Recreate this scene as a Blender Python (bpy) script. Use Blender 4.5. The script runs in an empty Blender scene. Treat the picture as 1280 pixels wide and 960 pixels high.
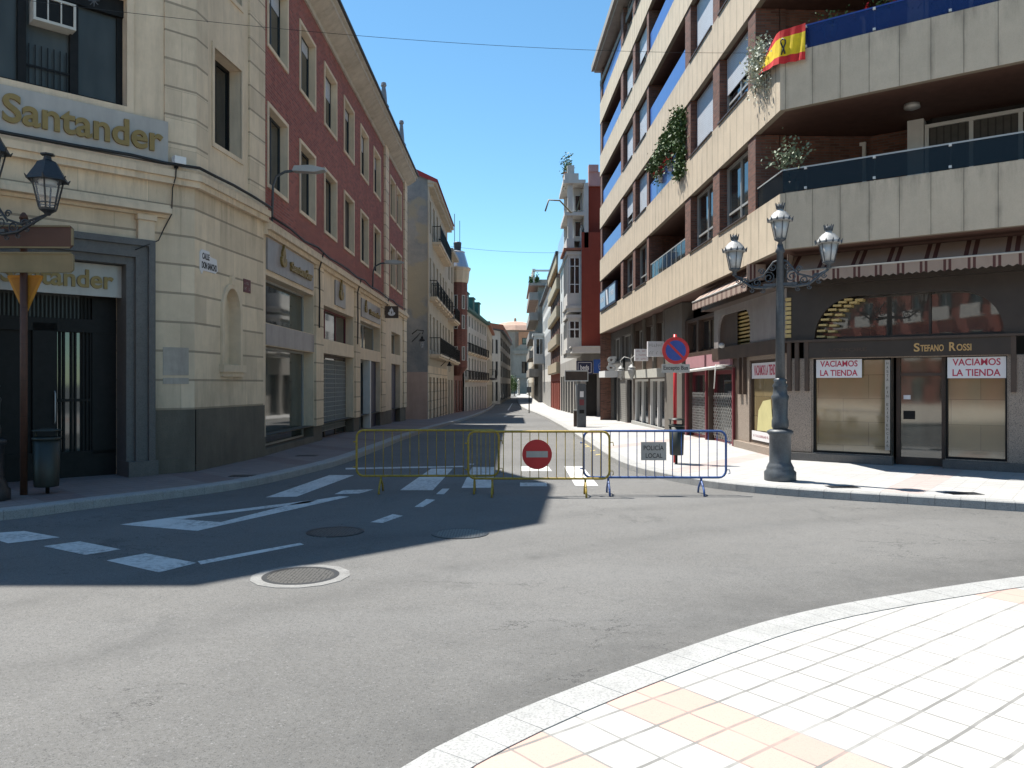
import bpy, bmesh, math, random
from mathutils import Vector, geometry
R = math.radians
rnd = random.Random(7)
scn = bpy.context.scene
COL = scn.collection
# ---------------------------------------------------------------- camera, sky, sun, exposure
EYE = 1.88
cd = bpy.data.cameras.new('camera'); cam = bpy.data.objects.new('camera', cd); COL.objects.link(cam)
cam.location = (0, 0, EYE); cam.rotation_euler = (R(90), 0, 0)
cd.sensor_fit = 'HORIZONTAL'; cd.sensor_width = 36; cd.lens = 36 * 1000 / 1280
cd.clip_start = .05; cd.clip_end = 3000
scn.camera = cam
SUN = Vector((-.36, .285, 1)).normalized()
w = bpy.data.worlds.new('World'); scn.world = w; w.use_nodes = True
nt = w.node_tree; bg = nt.nodes['Background']
sky = nt.nodes.new('ShaderNodeTexSky'); sky.sky_type = 'NISHITA'; sky.sun_disc = False
sky.sun_elevation = math.asin(SUN.z); sky.sun_rotation = math.atan2(SUN.x, SUN.y)
sky.altitude = 700; sky.air_density = 1.0; sky.dust_density = .25; sky.ozone_density = 1.5
hs = nt.nodes.new('ShaderNodeHueSaturation'); hs.inputs['Saturation'].default_value = 1.12
tn = nt.nodes.new('ShaderNodeMix'); tn.data_type = 'RGBA'; tn.blend_type = 'MULTIPLY'; tn.inputs[0].default_value = 1; tn.inputs[7].default_value = (.84, 1.06, 1.0, 1)
nt.links.new(sky.outputs[0], hs.inputs['Color']); nt.links.new(hs.outputs[0], tn.inputs[6]); nt.links.new(tn.outputs[2], bg.inputs[0]); bg.inputs[1].default_value = .102
ld = bpy.data.lights.new('sun', 'SUN'); ld.energy = 5.0; ld.angle = R(.5); ld.color = (1, .955, .88)
so = bpy.data.objects.new('sun', ld); COL.objects.link(so)
so.rotation_euler = SUN.to_track_quat('Z', 'Y').to_euler(); so.location = (0, 0, 60)
vs = scn.view_settings; vs.view_transform = 'Standard'; vs.look = 'None'; vs.gamma = 1; vs.exposure = .95
scn.cycles.max_bounces = 6; scn.cycles.diffuse_bounces = 4; scn.cycles.glossy_bounces = 3
scn.cycles.transmission_bounces = 4; scn.cycles.transparent_max_bounces = 8
scn.cycles.caustics_reflective = False; scn.cycles.caustics_refractive = False

# ---------------------------------------------------------------- materials
class NT:
    def __init__(s, name):
        s.m = bpy.data.materials.new(name); s.m.use_nodes = True
        s.t = s.m.node_tree; s.b = s.t.nodes['Principled BSDF']; s._g = None
    def n(s, typ, **k):
        x = s.t.nodes.new('ShaderNode' + typ)
        for a, b in k.items(): setattr(x, a, b)
        return x
    def l(s, a, b): s.t.links.new(a, b)
    def geo(s):
        if not s._g: s._g = s.n('NewGeometry')
        return s._g
    def pos(s): return s.geo().outputs['Position']
    def math(s, op, a, b=None, c=None):
        x = s.n('Math', operation=op)
        for i, v in enumerate((a, b, c)):
            if v is None: continue
            if isinstance(v, (int, float)): x.inputs[i].default_value = v
            else: s.l(v, x.inputs[i])
        return x.outputs[0]
    def vmath(s, op, a, b=None):
        x = s.n('VectorMath', operation=op)
        for i, v in enumerate((a, b)):
            if v is None: continue
            if isinstance(v, (tuple, list)): x.inputs[i].default_value = v
            else: s.l(v, x.inputs[i])
        return x
    def noise(s, scale, detail=4, rough=.6, vec=None, stretch=None):
        v = vec or s.pos()
        if stretch: v = s.vmath('MULTIPLY', v, stretch).outputs[0]
        x = s.n('TexNoise'); x.inputs['Scale'].default_value = scale; x.inputs['Detail'].default_value = detail
        x.inputs['Roughness'].default_value = rough; s.l(v, x.inputs['Vector'])
        return x.outputs['Fac']
    def ramp(s, f, stops):
        x = s.n('ValToRGB'); e = x.color_ramp.elements
        while len(e) < len(stops): e.new(.5)
        for q, (p, c) in zip(e, stops):
            q.position = p; q.color = (c, c, c, 1) if isinstance(c, (int, float)) else (*c, 1)
        s.l(f, x.inputs[0]); return x.outputs[0]
    def mix(s, f, a, b, mode='MIX'):
        x = s.n('Mix', data_type='RGBA', blend_type=mode)
        for i, v in ((0, f), (6, a), (7, b)):
            if isinstance(v, (int, float)): x.inputs[i].default_value = v if i == 0 else (v, v, v, 1)
            elif isinstance(v, (tuple, list)): x.inputs[i].default_value = (*v, 1)
            else: s.l(v, x.inputs[i])
        return x.outputs[2]
    def uv(s):   # u along the wall (from its own normal), v up
        g = s.geo(); p = s.n('SeparateXYZ'); s.l(g.outputs['Position'], p.inputs[0])
        q = s.n('SeparateXYZ'); s.l(g.outputs['True Normal'], q.inputs[0])
        u = s.math('ADD', s.math('MULTIPLY', p.outputs[1], q.outputs[0]),
                   s.math('MULTIPLY', s.math('MULTIPLY', p.outputs[0], q.outputs[1]), -1))
        sg = s.math('SIGN', s.math('ADD', s.math('MULTIPLY', q.outputs[0], .83), s.math('MULTIPLY', q.outputs[1], .55)))
        u = s.math('MULTIPLY', u, sg)
        c = s.n('CombineXYZ'); s.l(u, c.inputs[0]); s.l(p.outputs[2], c.inputs[1])
        return u, p.outputs[2], c.outputs[0]
    def bump(s, h, strength=.4, dist=.01):
        x = s.n('Bump'); x.inputs['Strength'].default_value = strength; x.inputs['Distance'].default_value = dist
        s.l(h, x.inputs['Height']); s.l(x.outputs[0], s.b.inputs['Normal'])
    def line(s, v, period, width, off=0.0):  # 1 on the joint
        f = s.math('FRACT', s.math('DIVIDE', s.math('ADD', v, 1000 * period - off), period))
        return s.math('LESS_THAN', f, width / period)
    def col(s, c):
        if isinstance(c, (tuple, list)): s.b.inputs['Base Color'].default_value = (*c, 1)
        else: s.l(c, s.b.inputs['Base Color'])
def mul(c, k): return tuple(min(1, x * k) for x in c)

def mk(name, c, rough=.7, var=.15, scale=6, streak=0, speck=0, bump=0, bscale=60, metal=0, joint=None, spec=.5, coat=0):
    """joint=(axis 'u'|'z'|'uz', period_u, period_z, width, off_z)"""
    s = NT(name); s.b.inputs['Roughness'].default_value = rough; s.b.inputs['Metallic'].default_value = metal
    s.b.inputs['Specular IOR Level'].default_value = spec; s.b.inputs['Coat Weight'].default_value = coat
    s.b.inputs['Coat Roughness'].default_value = .04
    o = s.mix(s.ramp(s.noise(scale, 5), [(.3, 0), (.7, 1)]), mul(c, 1 - var), mul(c, 1 + var * .6))
    if streak:
        st = s.ramp(s.noise(2.2, 5, .7, stretch=(1, 1, .16)), [(.42, 0), (.72, 1)])
        o = s.mix(s.math('MULTIPLY', st, streak), o, mul(c, .42))
        st2 = s.ramp(s.noise(.45, 5, .65), [(.45, 0), (.7, 1)])
        o = s.mix(s.math('MULTIPLY', st2, streak * .6), o, mul(c, .6))
    if speck:
        o = s.mix(s.math('MULTIPLY', s.ramp(s.noise(70, 2), [(.5, 0), (.62, 1)]), speck), o, mul(c, .35))
    if 'cream_stone' in name:
        _, zz, uvv = s.uv(); st = s.ramp(s.noise(4.5, 6, .75, vec=uvv, stretch=(1, .10, 1)), [(.47, 0), (.68, 1)])
        ar = s.ramp(s.math('DIVIDE', zz, 16.0), [(.0, .9), (.09, .75), (.16, .1), (.30, .25), (.36, 1), (.385, .35), (.42, .5), (.8, .3), (.95, 1)])
        o = s.mix(s.math('MULTIPLY', s.math('MULTIPLY', st, ar), .5), o, mul(c, .3))
        o = s.mix(s.ramp(s.noise(.55, 6, .7), [(.5, 0), (.7, .28)]), o, mul((c[0], c[1] * .95, c[2] * .88), .5))
    if 'rust' in name or 'quoin' in name:
        _, _, uvv = s.uv(); x = s.n('TexBrick'); sh_ = s.vmath('ADD', uvv, (.4, -1.37, 0)); s.l(sh_.outputs[0], x.inputs['Vector']); x.inputs['Scale'].default_value = 1
        x.inputs['Brick Width'].default_value = 1.24; x.inputs['Row Height'].default_value = .57; x.inputs['Mortar Size'].default_value = .004
        for i, k in ((1, .86), (2, 1.1), (3, .6)): x.inputs[i].default_value = (k, k, k * .99, 1)
        o = s.mix(1.0, o, x.outputs[0], 'MULTIPLY')
    h = None
    if joint:
        ax, pu, pz, wd, oz = joint; u, z, _ = s.uv(); j = None
        if 'u' in ax: j = s.line(u, pu, wd)
        if 'z' in ax:
            jz = s.line(z, pz, wd, oz); j = jz if j is None else s.math('MAXIMUM', j, jz)
        o = s.mix(s.math('MULTIPLY', j, .62), o, mul(c, .22)); h = s.math('SUBTRACT', 1, j)
    if bump:
        nb = s.noise(bscale, 3)
        h = s.math('ADD', s.math('MULTIPLY', nb, .5), h) if h is not None else nb
    if h is not None: s.bump(h, bump or .5, .02)
    s.col(o); return s.m

def brick(name, c1, c2, mortar, bw=.24, bh=.065, rough=.85):
    s = NT(name); s.b.inputs['Roughness'].default_value = rough
    _, _, uv = s.uv(); x = s.n('TexBrick'); s.l(uv, x.inputs['Vector'])
    x.inputs['Scale'].default_value = 1; x.inputs['Brick Width'].default_value = bw; x.inputs['Row Height'].default_value = bh
    x.inputs['Mortar Size'].default_value = .011; x.inputs['Bias'].default_value = 0
    for i, c in ((1, mul(c1, 1.15)), (2, mul(c2, .8)), (3, mortar)): x.inputs[i].default_value = (*c, 1)
    o = s.mix(s.ramp(s.noise(.7, 6, .7), [(.35, 0), (.75, .5)]), x.outputs[0], mul(c1, .5), 'MIX')
    o = s.mix(s.ramp(s.noise(4, 6, .8, vec=uv, stretch=(1, .12, 1)), [(.5, 0), (.72, .45)]), o, mul(c2, .45))
    o = s.mix(s.ramp(s.noise(1.3, 6, .7), [(.58, 0), (.72, .22)]), o, mortar)
    s.bump(s.math('SUBTRACT', 1, x.outputs[1]), .5, .01); s.col(o); return s.m

def glassy(name, c, rough=.04, spec=.7, var=.5, scale=1.2, stretch=(1, 1, .3)):
    s = NT(name); s.b.inputs['Roughness'].default_value = rough; s.b.inputs['Specular IOR Level'].default_value = spec
    s.b.inputs['IOR'].default_value = 1.6
    s.col(s.mix(s.ramp(s.noise(scale, 3, stretch=stretch), [(.35, 0), (.65, 1)]), mul(c, 1 - var), mul(c, 1 + var)))
    s.bump(s.noise(1.1, 2), .03, .02); return s.m
def papered(name):
    s = NT(name); s.b.inputs['Roughness'].default_value = .07; s.b.inputs['Specular IOR Level'].default_value = .9; s.b.inputs['IOR'].default_value = 1.7
    _, _, uv = s.uv(); x = s.n('TexBrick'); s.l(uv, x.inputs['Vector']); x.inputs['Scale'].default_value = 1; x.inputs['Brick Width'].default_value = 1.07; x.inputs['Row Height'].default_value = .52; x.inputs['Mortar Size'].default_value = .006; x.inputs['Bias'].default_value = 0
    for i, c in ((1, (.20, .15, .075)), (2, (.27, .215, .12)), (3, (.10, .075, .04))): x.inputs[i].default_value = (*c, 1)
    s.col(s.mix(s.ramp(s.noise(1.2, 4, .6), [(.3, 0), (.7, .5)]), x.outputs[0], (.15, .115, .06))); s.bump(s.noise(.9, 2), .05, .02); return s.m
def seethrough(name, c, alpha, rough=.05):
    s = NT(name); s.b.inputs['Base Color'].default_value = (*c, 1); s.b.inputs['Roughness'].default_value = rough
    s.b.inputs['Alpha'].default_value = alpha; s.b.inputs['Specular IOR Level'].default_value = .25; s.m.blend_method = 'BLEND' if hasattr(s.m, 'blend_method') else None
    return s.m

def paving(name, base, red, ang, tile, reds, joint=.010, jcol=.25, cross=.5, bump=.4):
    s = NT(name); s.b.inputs['Roughness'].default_value = .85
    p = s.n('SeparateXYZ'); s.l(s.pos(), p.inputs[0]); c, n = math.cos(ang), math.sin(ang)
    u = s.math('ADD', s.math('MULTIPLY', p.outputs[0], c), s.math('MULTIPLY', p.outputs[1], n))
    v = s.math('ADD', s.math('MULTIPLY', p.outputs[0], -n), s.math('MULTIPLY', p.outputs[1], c))
    wob = s.math('MULTIPLY', s.math('SUBTRACT', s.noise(1.5, 2), .5), .03)
    u = s.math('ADD', u, 100.0 * tile - 2.35 % tile); u = s.math('ADD', u, wob); v = s.math('ADD', v, 100.0 * tile); v = s.math('ADD', v, wob)
    iu = s.math('FLOOR', s.math('DIVIDE', u, tile)); iv = s.math('FLOOR', s.math('DIVIDE', v, tile))
    cc = s.n('CombineXYZ'); s.l(iu, cc.inputs[0]); s.l(iv, cc.inputs[1])
    wn = s.n('TexWhiteNoise'); s.l(cc.outputs[0], wn.inputs[0])
    o = s.mix(wn.outputs[0], mul(base, .93), mul(base, 1.04))
    if reds:
        per, ks, off = reds
        k = s.math('MODULO', s.math('ADD', iu, off), per)
        m = None
        for q in ks:
            e = s.math('COMPARE', k, q, .4); m = e if m is None else s.math('MAXIMUM', m, e)
        o = s.mix(m, o, s.mix(wn.outputs[0], mul(red, .93), mul(red, 1.06)))
    o = s.mix(s.ramp(s.noise(.9, 6, .7), [(.4, 0), (.75, .28)]), o, mul(base, .55))
    o = s.mix(s.math('MULTIPLY', s.ramp(s.noise(160, 2), [(.55, 0), (.66, 1)]), .3), o, mul(base, .45))
    j1 = s.line(v, tile, joint * 1.5); j2 = s.line(u, tile, joint)
    jn = s.ramp(s.noise(3, 3), [(.3, .35), (.6, 1)])
    j = s.math('MAXIMUM', j1, s.math('MULTIPLY', j2, cross))
    o = s.mix(s.math('MULTIPLY', j, jn), o, mul(base, jcol))
    s.bump(s.math('SUBTRACT', s.math('MULTIPLY', s.noise(120, 2), .25), j), bump, .008)
    s.col(o); return s.m

def asphalt():
    s = NT('asphalt'); s.b.inputs['Roughness'].default_value = .8; s.b.inputs['Specular IOR Level'].default_value = .25
    o = s.mix(s.ramp(s.noise(.35, 6, .65), [(.3, 0), (.7, 1)]), (.132, .129, .122), (.170, .166, .157))
    o = s.mix(s.ramp(s.noise(.11, 3, .5), [(.4, 0), (.62, .7)]), o, (.215, .211, .202))
    o = s.mix(s.ramp(s.noise(2.3, 6, .75), [(.5, 0), (.72, .4)]), o, (.10, .10, .098))
    o = s.mix(s.ramp(s.noise(.6, 4, .55, stretch=(.10, 1, 1)), [(.5, 0), (.66, .4)]), o, (.20, .199, .194))
    o = s.mix(s.ramp(s.noise(.8, 5, .7, stretch=(1, .35, 1)), [(.60, 0), (.70, .5)]), o, (.085, .085, .083))
    o = s.mix(s.ramp(s.noise(7, 4, .7), [(.62, 0), (.72, .45)]), o, (.07, .07, .068))
    vo = s.n('TexVoronoi'); vo.inputs['Scale'].default_value = 70; s.l(s.pos(), vo.inputs['Vector'])
    sc = s.n('SeparateColor'); s.l(vo.outputs['Color'], sc.inputs[0])
    stone = s.ramp(sc.outputs[0], [(.0, .035), (.35, .09), (.75, .165), (.95, .195), (1, .30)])
    o = s.mix(s.ramp(vo.outputs['Distance'], [(.15, .75), (.5, .12)]), o, stone)
    nf = s.noise(210, 2)
    o = s.mix(s.ramp(nf, [(.36, .7), (.5, 0)]), o, (.04, .04, .04))
    dd = s.n('VectorMath', operation='DISTANCE'); fl_ = s.vmath('MULTIPLY', s.pos(), (1, 1, 0)).outputs[0]; s.l(fl_, dd.inputs[0]); dd.inputs[1].default_value = (10, -4, 0); dv = dd.outputs['Value']
    dv = s.math('ADD', dv, s.math('MULTIPLY', s.math('SUBTRACT', s.noise(.35, 4), .5), .9))
    q = s.math('DIVIDE', dv, 30.0)
    tr = s.ramp(q, [(.42, .55), (.446, .5), (.47, .12), (.52, 0), (.535, .30), (.548, .05), (.585, .0), (.598, .28), (.612, 0), (.70, 0), (.715, .2), (.73, 0)])
    o = s.mix(s.math('MULTIPLY', tr, s.ramp(s.noise(1.6, 6, .75), [(.3, .35), (.65, 1)])), o, (.055, .055, .054))
    oil = s.ramp(s.noise(.9, 3, .5), [(.66, 0), (.72, .35)]); o = s.mix(oil, o, (.06, .06, .06))
    wv = s.noise(.5, 9, .6, stretch=(1, 1.6, 1))
    cr = s.math('LESS_THAN', s.math('ABSOLUTE', s.math('SUBTRACT', wv, .5)), .0016)
    o = s.mix(s.math('MULTIPLY', cr, s.ramp(s.noise(.25, 2), [(.5, 0), (.56, .8)])), o, (.03, .03, .03))
    s.bump(s.math('ADD', vo.outputs['Distance'], nf), .3, .004)
    s.col(o); return s.m

def marking(name, c):
    s = NT(name); s.b.inputs['Roughness'].default_value = .7
    wear = s.ramp(s.noise(14, 6, .75), [(.44, 0), (.62, 1)]); w2 = s.ramp(s.noise(1.6, 4, .6), [(.35, 0), (.6, 1)])
    s.col(s.mix(s.math('MULTIPLY', s.math('MULTIPLY', wear, w2), .8), c, (.16, .16, .155)))
    return s.m

M = {}
M['asphalt'] = asphalt()
M['paint'] = marking('road_paint_white', (.62, .62, .60)); M['paint_y'] = marking('road_paint_yellow', (.42, .34, .13))
M['pave_near'] = paving('paving_near', (.42, .412, .39), (.50, .33, .275), math.atan2(.62, .79), .25, (20, (0, 1, 4, 5), -8 + 20), joint=.013, cross=.9, jcol=.42)
M['pave_right'] = paving('paving_right', (.40, .395, .385), (.40, .33, .31), R(-37), .3, (14, (5, 6), 0), joint=.012, jcol=.45)
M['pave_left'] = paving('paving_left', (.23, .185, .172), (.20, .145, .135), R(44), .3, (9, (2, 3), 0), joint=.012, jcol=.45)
M['kerb'] = mk('kerb_granite', (.36, .36, .35), .85, .12, 5, speck=.4, bump=.25, bscale=120, streak=.2)
M['collar'] = mk('concrete_collar', (.22, .218, .21), .85, .2, 6, speck=.4); M['kerb_joint'] = mk('kerb_joint', (.12, .115, .11), .9)
M['soil'] = mk('ground', (.12, .115, .1), .95)
M['stone'] = mk('cream_stone', (.74, .595, .425), .85, .07, 3, streak=.24, bump=.12)
M['stone_rust'] = mk('cream_stone_rusticated', (.74, .595, .425), .85, .07, 3, streak=.24, bump=.35, joint=('z', 1, .57, .04, 1.23 + .14))
M['stone_quoin'] = mk('cream_stone_quoin', (.73, .59, .425), .85, .07, 3, streak=.22, bump=.35, joint=('z', 1, .545, .04, 6.58))
M['stone_grey'] = mk('grey_stone_plinth', (.145, .128, .10), .85, .22, 1.6, streak=.5, speck=.3, bump=.3)
M['granite_dk'] = mk('dark_granite', (.135, .128, .12), .6, .16, 9, speck=.5, bump=.1, streak=.3)
M['granite_pink'] = mk('pink_granite', (.33, .27, .22), .55, .12, 30, speck=.9, bump=.15)
M['brick_red'] = brick('red_brick', (.34, .085, .058), (.26, .06, .045), (.27, .16, .13), .26, .075)
M['brick_brown'] = brick('brown_brick', (.21, .085, .055), (.12, .05, .035), (.12, .10, .085))
M['plaster_red'] = mk('red_painted_party_wall', (.27, .052, .03), .9, .08, 2, streak=.18)
M['brick_tower'] = brick('tower_brick', (.25, .075, .05), (.18, .055, .04), (.2, .14, .12))
def concrete_mat():
    s = NT('beige_concrete_panels'); s.b.inputs['Roughness'].default_value = .85; c = (.59, .495, .37)
    o = s.mix(s.ramp(s.noise(2.5, 6, .65), [(.3, 0), (.7, 1)]), mul(c, .9), mul(c, 1.05))
    u, z, uv = s.uv(); j = s.line(u, .56, .014)
    pn = s.n('TexWhiteNoise', noise_dimensions='1D'); s.l(s.math('FLOOR', s.math('DIVIDE', s.math('ADD', u, 560), .56)), pn.inputs['W'])
    o = s.mix(s.math('MULTIPLY', pn.outputs[0], .22), o, mul(c, .72))
    h = s.math('FRACT', s.math('DIVIDE', s.math('SUBTRACT', z, 4.78), 3)); top = s.ramp(h, [(.24, .05), (.40, 1)])
    d = s.math('MULTIPLY', s.math('ABSOLUTE', s.math('SUBTRACT', s.math('FRACT', s.math('DIVIDE', s.math('ADD', u, 560), .56)), .5)), 2)
    jn = s.ramp(d, [(.72, .12), (1, 1)])
    st = s.ramp(s.noise(5, 6, .75, vec=uv, stretch=(1, .14, 1)), [(.44, 0), (.66, 1)])
    st2 = s.ramp(s.noise(1.1, 5, .7, vec=uv, stretch=(1, .5, 1)), [(.45, 0), (.62, 1)])
    o = s.mix(s.math('MULTIPLY', s.math('MULTIPLY', st, s.math('MAXIMUM', top, jn)), .55), o, mul(c, .3))
    o = s.mix(s.math('MULTIPLY', s.math('MULTIPLY', st2, jn), .45), o, mul(c, .35))
    o = s.mix(s.math('MULTIPLY', s.ramp(s.noise(90, 2), [(.5, 0), (.62, 1)]), .18), o, mul(c, .4))
    o = s.mix(s.math('MULTIPLY', j, .7), o, mul(c, .18)); s.bump(s.math('SUBTRACT', s.math('MULTIPLY', s.noise(60, 3), .4), j), .35, .02)
    s.col(o); return s.m
M['concrete'] = concrete_mat()
M['soffit'] = mk('brown_slatted_soffit', (.10, .05, .035), .75, .2, 5)
M['frame_al'] = mk('aluminium', (.42, .42, .40), .45, .06, 4, metal=.3)
M['frame_wh'] = mk('white_frame', (.62, .62, .59), .5, .08, 4)
M['frame_dk'] = mk('dark_frame', (.025, .03, .035), .5, .2, 4)
M['black'] = mk('black_metal', (.012, .012, .012), .55, .3, 8, spec=.2)
M['iron'] = mk('cast_iron', (.022, .024, .027), .5, .3, 20, speck=.3, bump=.1)
M['iron_grey'] = mk('grey_painted_iron', (.075, .085, .095), .45, .2, 14, speck=.3, bump=.12)
M['cap_grey'] = mk('weathered_lantern_cap', (.36, .36, .35), .5, .25, 12)
M['glass'] = glassy('window_glass', (.012, .016, .018)); M['glass_green'] = glassy('green_shop_glass', (.03, .042, .038), spec=.9, scale=2); M['glass_dim'] = glassy('dim_dusty_glass', (.05, .055, .052), .35, .3, .4)
M['glass_brown'] = papered('papered_shop_glass')
M['glass_store'] = glassy('store_glass_door', (.06, .06, .045), .04, 1.0, .5)
M['glass_milk'] = mk('frosted_lantern_glass', (.50, .51, .50), .35, .08, 8, coat=.3)
M['glass_blue'] = seethrough('blue_rail_glass', (.012, .035, .15), .66, .12); M['glass_smoke'] = seethrough('smoked_rail_glass', (.010, .013, .017), .7, .04)
M['glass_clear'] = seethrough('lantern_clear_glass', (.5, .55, .6), .18)
M['blue_panel'] = mk('blue_rail_panel', (.06, .14, .42), .35, .1, 3, coat=.2)
M['shutter'] = mk('pale_roller_blind', (.50, .53, .57), .5, .05, 3, joint=('z', 1, .055, .012, 0)); M['shutter_dk'] = mk('steel_roller_shutter', (.30, .29, .27), .5, .1, 3, metal=.4, joint=('z', 1, .11, .025, 0))
M['wood_dk'] = mk('dark_wood', (.065, .042, .03), .5, .3, 3); M['maroon'] = mk('maroon_paint', (.15, .022, .03), .4, .1, 4)
M['pinkpanel'] = mk('faded_pink_panel', (.42, .22, .24), .5, .1, 6)
M['grille'] = mk('steel_grille', (.36, .36, .35), .4, .1, 9, metal=.6)
M['gold'] = mk('brass_letters', (.27, .185, .06), .5, .15, 12, metal=.2); M['gold_rossi'] = mk('gilt_letters', (.52, .33, .13), .45, .1, 12)
M['signpanel'] = mk('pale_sign_panel', (.42, .39, .35), .4, .08, 2.5, streak=.35, coat=.2)
M['marblepanel'] = mk('grey_marble_panel', (.30, .275, .27), .35, .12, 5, streak=.5)
M['white'] = mk('white_paint', (.74, .74, .72), .5, .05, 4); M['signwhite'] = mk('white_sign_film', (.70, .69, .70), .45, .04, 3)
M['red'] = mk('red_paint', (.50, .018, .022), .4, .08, 5); M['signred'] = mk('red_lettering', (.42, .02, .06), .5, .05, 5)
M['blue'] = mk('blue_paint', (.025, .06, .28), .4, .12, 8); M['blue_bar'] = mk('chipped_blue_paint', (.05, .11, .30), .45, .3, 16, speck=.2)
M['navy'] = mk('navy_paint', (.012, .017, .055), .45, .15, 6); M['bluesign'] = mk('blue_sign', (.02, .085, .33), .4, .1, 5)
M['yellow'] = mk('chipped_yellow_paint', (.40, .27, .03), .5, .35, 18, speck=.35, bump=.15); M['orange'] = mk('amber_plastic_sign', (.45, .20, .015), .5, .1, 4)
M['green_blk'] = mk('dark_green_litter_bin', (.022, .027, .022), .5, .15, 7); M['letters'] = mk('black_lettering', (.02, .02, .022), .5)
M['rust'] = mk('rusty_brown_pole', (.085, .036, .022), .6, .25, 9); M['brownsign'] = mk('brown_sign_back', (.10, .045, .028), .55, .15, 3, streak=.3)
M['tansign'] = mk('tan_sign_back', (.24, .19, .10), .55, .15, 3, streak=.4)
M['render_grey'] = None
M['tile_red'] = mk('roof_tile', (.33, .13, .08), .85, .25, 5); M['roof_red'] = mk('red_painted_metal_roof', (.30, .03, .03), .6, .12, 3)
M['roof_green'] = mk('green_copper_roof', (.035, .13, .115), .6, .2, 2); M['slate'] = mk('slate_roof', (.06, .06, .065), .6, .2, 3)
M['tile_hazed'] = mk('haze_paled_dome_tile', (.42, .27, .20), .85, .2, .6); M['skyblue'] = mk('pale_blue_print', (.28, .42, .56), .5, .15, 3); M['column'] = mk('brown_grey_cladding', (.15, .135, .115), .7, .1, 4, streak=.3); M['cornice_stone'] = mk('cornice_cream_stone', (.53, .475, .39), .85, .12, 2, streak=.4); M['fascia_brown'] = mk('dark_brown_fascia', (.040, .031, .025), .45, .2, 3, spec=.4); M['zinc'] = mk('zinc_sheet', (.40, .44, .50), .3, .1, 1, metal=.5)  # dome tile: roof tile colour paled to paint in distance haze
M['white_wall'] = mk('white_render', (.58, .56, .52), .9, .06, 2, streak=.22); M['cream_wall'] = mk('cream_render', (.50, .43, .33), .9, .08, 2, streak=.3)
M['grey_wall'] = mk('grey_stone_wall', (.33, .31, .28), .9, .1, 1.5, streak=.35); M['ochre'] = mk('ochre_panels', (.40, .33, .225), .8, .1, 2, streak=.35)
M['pinkwall'] = mk('pinkish_render', (.45, .34, .29), .9, .08, 2, streak=.3); M['church'] = mk('church_stone', (.34, .30, .25), .9, .1, .5, streak=.4)
M['churchbrick'] = mk('church_brick', (.50, .25, .14), .9, .1, .5, streak=.2); M['pinkp'] = mk('pink_parapet', (.52, .30, .28), .8, .1, 2, streak=.2)
M['leaf'] = mk('ivy_leaf', (.065, .12, .028), .6, .5, 12); M['leaf2'] = mk('pale_leaf', (.16, .2, .12), .6, .4, 20); M['leaf_white'] = mk('variegated_leaf', (.42, .45, .36), .6, .3, 20)
M['petal'] = mk('red_petal', (.6, .015, .02), .6, .2, 20); M['pot'] = mk('white_plastic_pot', (.55, .55, .55), .5)
M['louvre'] = mk('cream_louvre', (.50, .38, .16), .5, .1, 6); M['awning'] = None
M['acwhite'] = mk('ac_casing', (.50, .49, .44), .5, .1, 8); M['paper'] = mk('yellowed_paper', (.50, .46, .22), .7, .1, 4)
M['skinroof'] = mk('gravel_roof', (.2, .19, .17), .95)
M['cable'] = mk('black_cable', (.015, .015, .015), .6); M['darkin'] = mk('dark_interior', (.02, .018, .016), .8, .4, 1.5)
M['purple'] = mk('maroon_plaque', (.10, .02, .035), .4); M['curtain'] = mk('grey_curtain', (.085, .08, .072), .8, .2, 6, joint=('u', .14, 1, .03, 0))
M['trunk'] = mk('bark', (.08, .06, .045), .9)

def awning_mat():
    s = NT('striped_awning_cloth'); s.b.inputs['Roughness'].default_value = .8
    u, z, _ = s.uv(); a = s.line(u, .42, .05); b = s.line(u, .42, .05, .09)
    o = s.mix(s.math('MAXIMUM', a, b), s.mix(s.noise(3, 4), (.27, .20, .16), (.40, .31, .25)), (.09, .035, .03))
    s.col(o); return s.m
M['awning'] = awning_mat()
def party_mat():
    s = NT('patched_grey_party_wall'); s.b.inputs['Roughness'].default_value = .9
    o = s.mix(s.ramp(s.noise(1.1, 6, .7), [(.35, 0), (.65, 1)]), (.17, .185, .20), (.27, .27, .26))
    o = s.mix(s.ramp(s.noise(.42, 7, .5), [(.53, 0), (.57, .8)]), o, (.30, .27, .20))
    s.bump(s.noise(8, 5), .5, .03); s.col(o); return s.m
M['render_grey'] = party_mat()
def manhole_mat():
    s = NT('manhole_cast_iron'); s.b.inputs['Roughness'].default_value = .5; s.b.inputs['Metallic'].default_value = .4
    vo = s.n('TexVoronoi', distance='CHEBYCHEV'); vo.inputs['Scale'].default_value = 28; vo.inputs['Randomness'].default_value = .25; s.l(s.pos(), vo.inputs['Vector'])
    s.col(s.mix(s.ramp(vo.outputs['Distance'], [(.3, 1), (.42, 0)]), (.02, .02, .02), (.13, .128, .12)))
    s.bump(vo.outputs['Distance'], -.7, .01); return s.m
M['manhole'] = manhole_mat()

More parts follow.
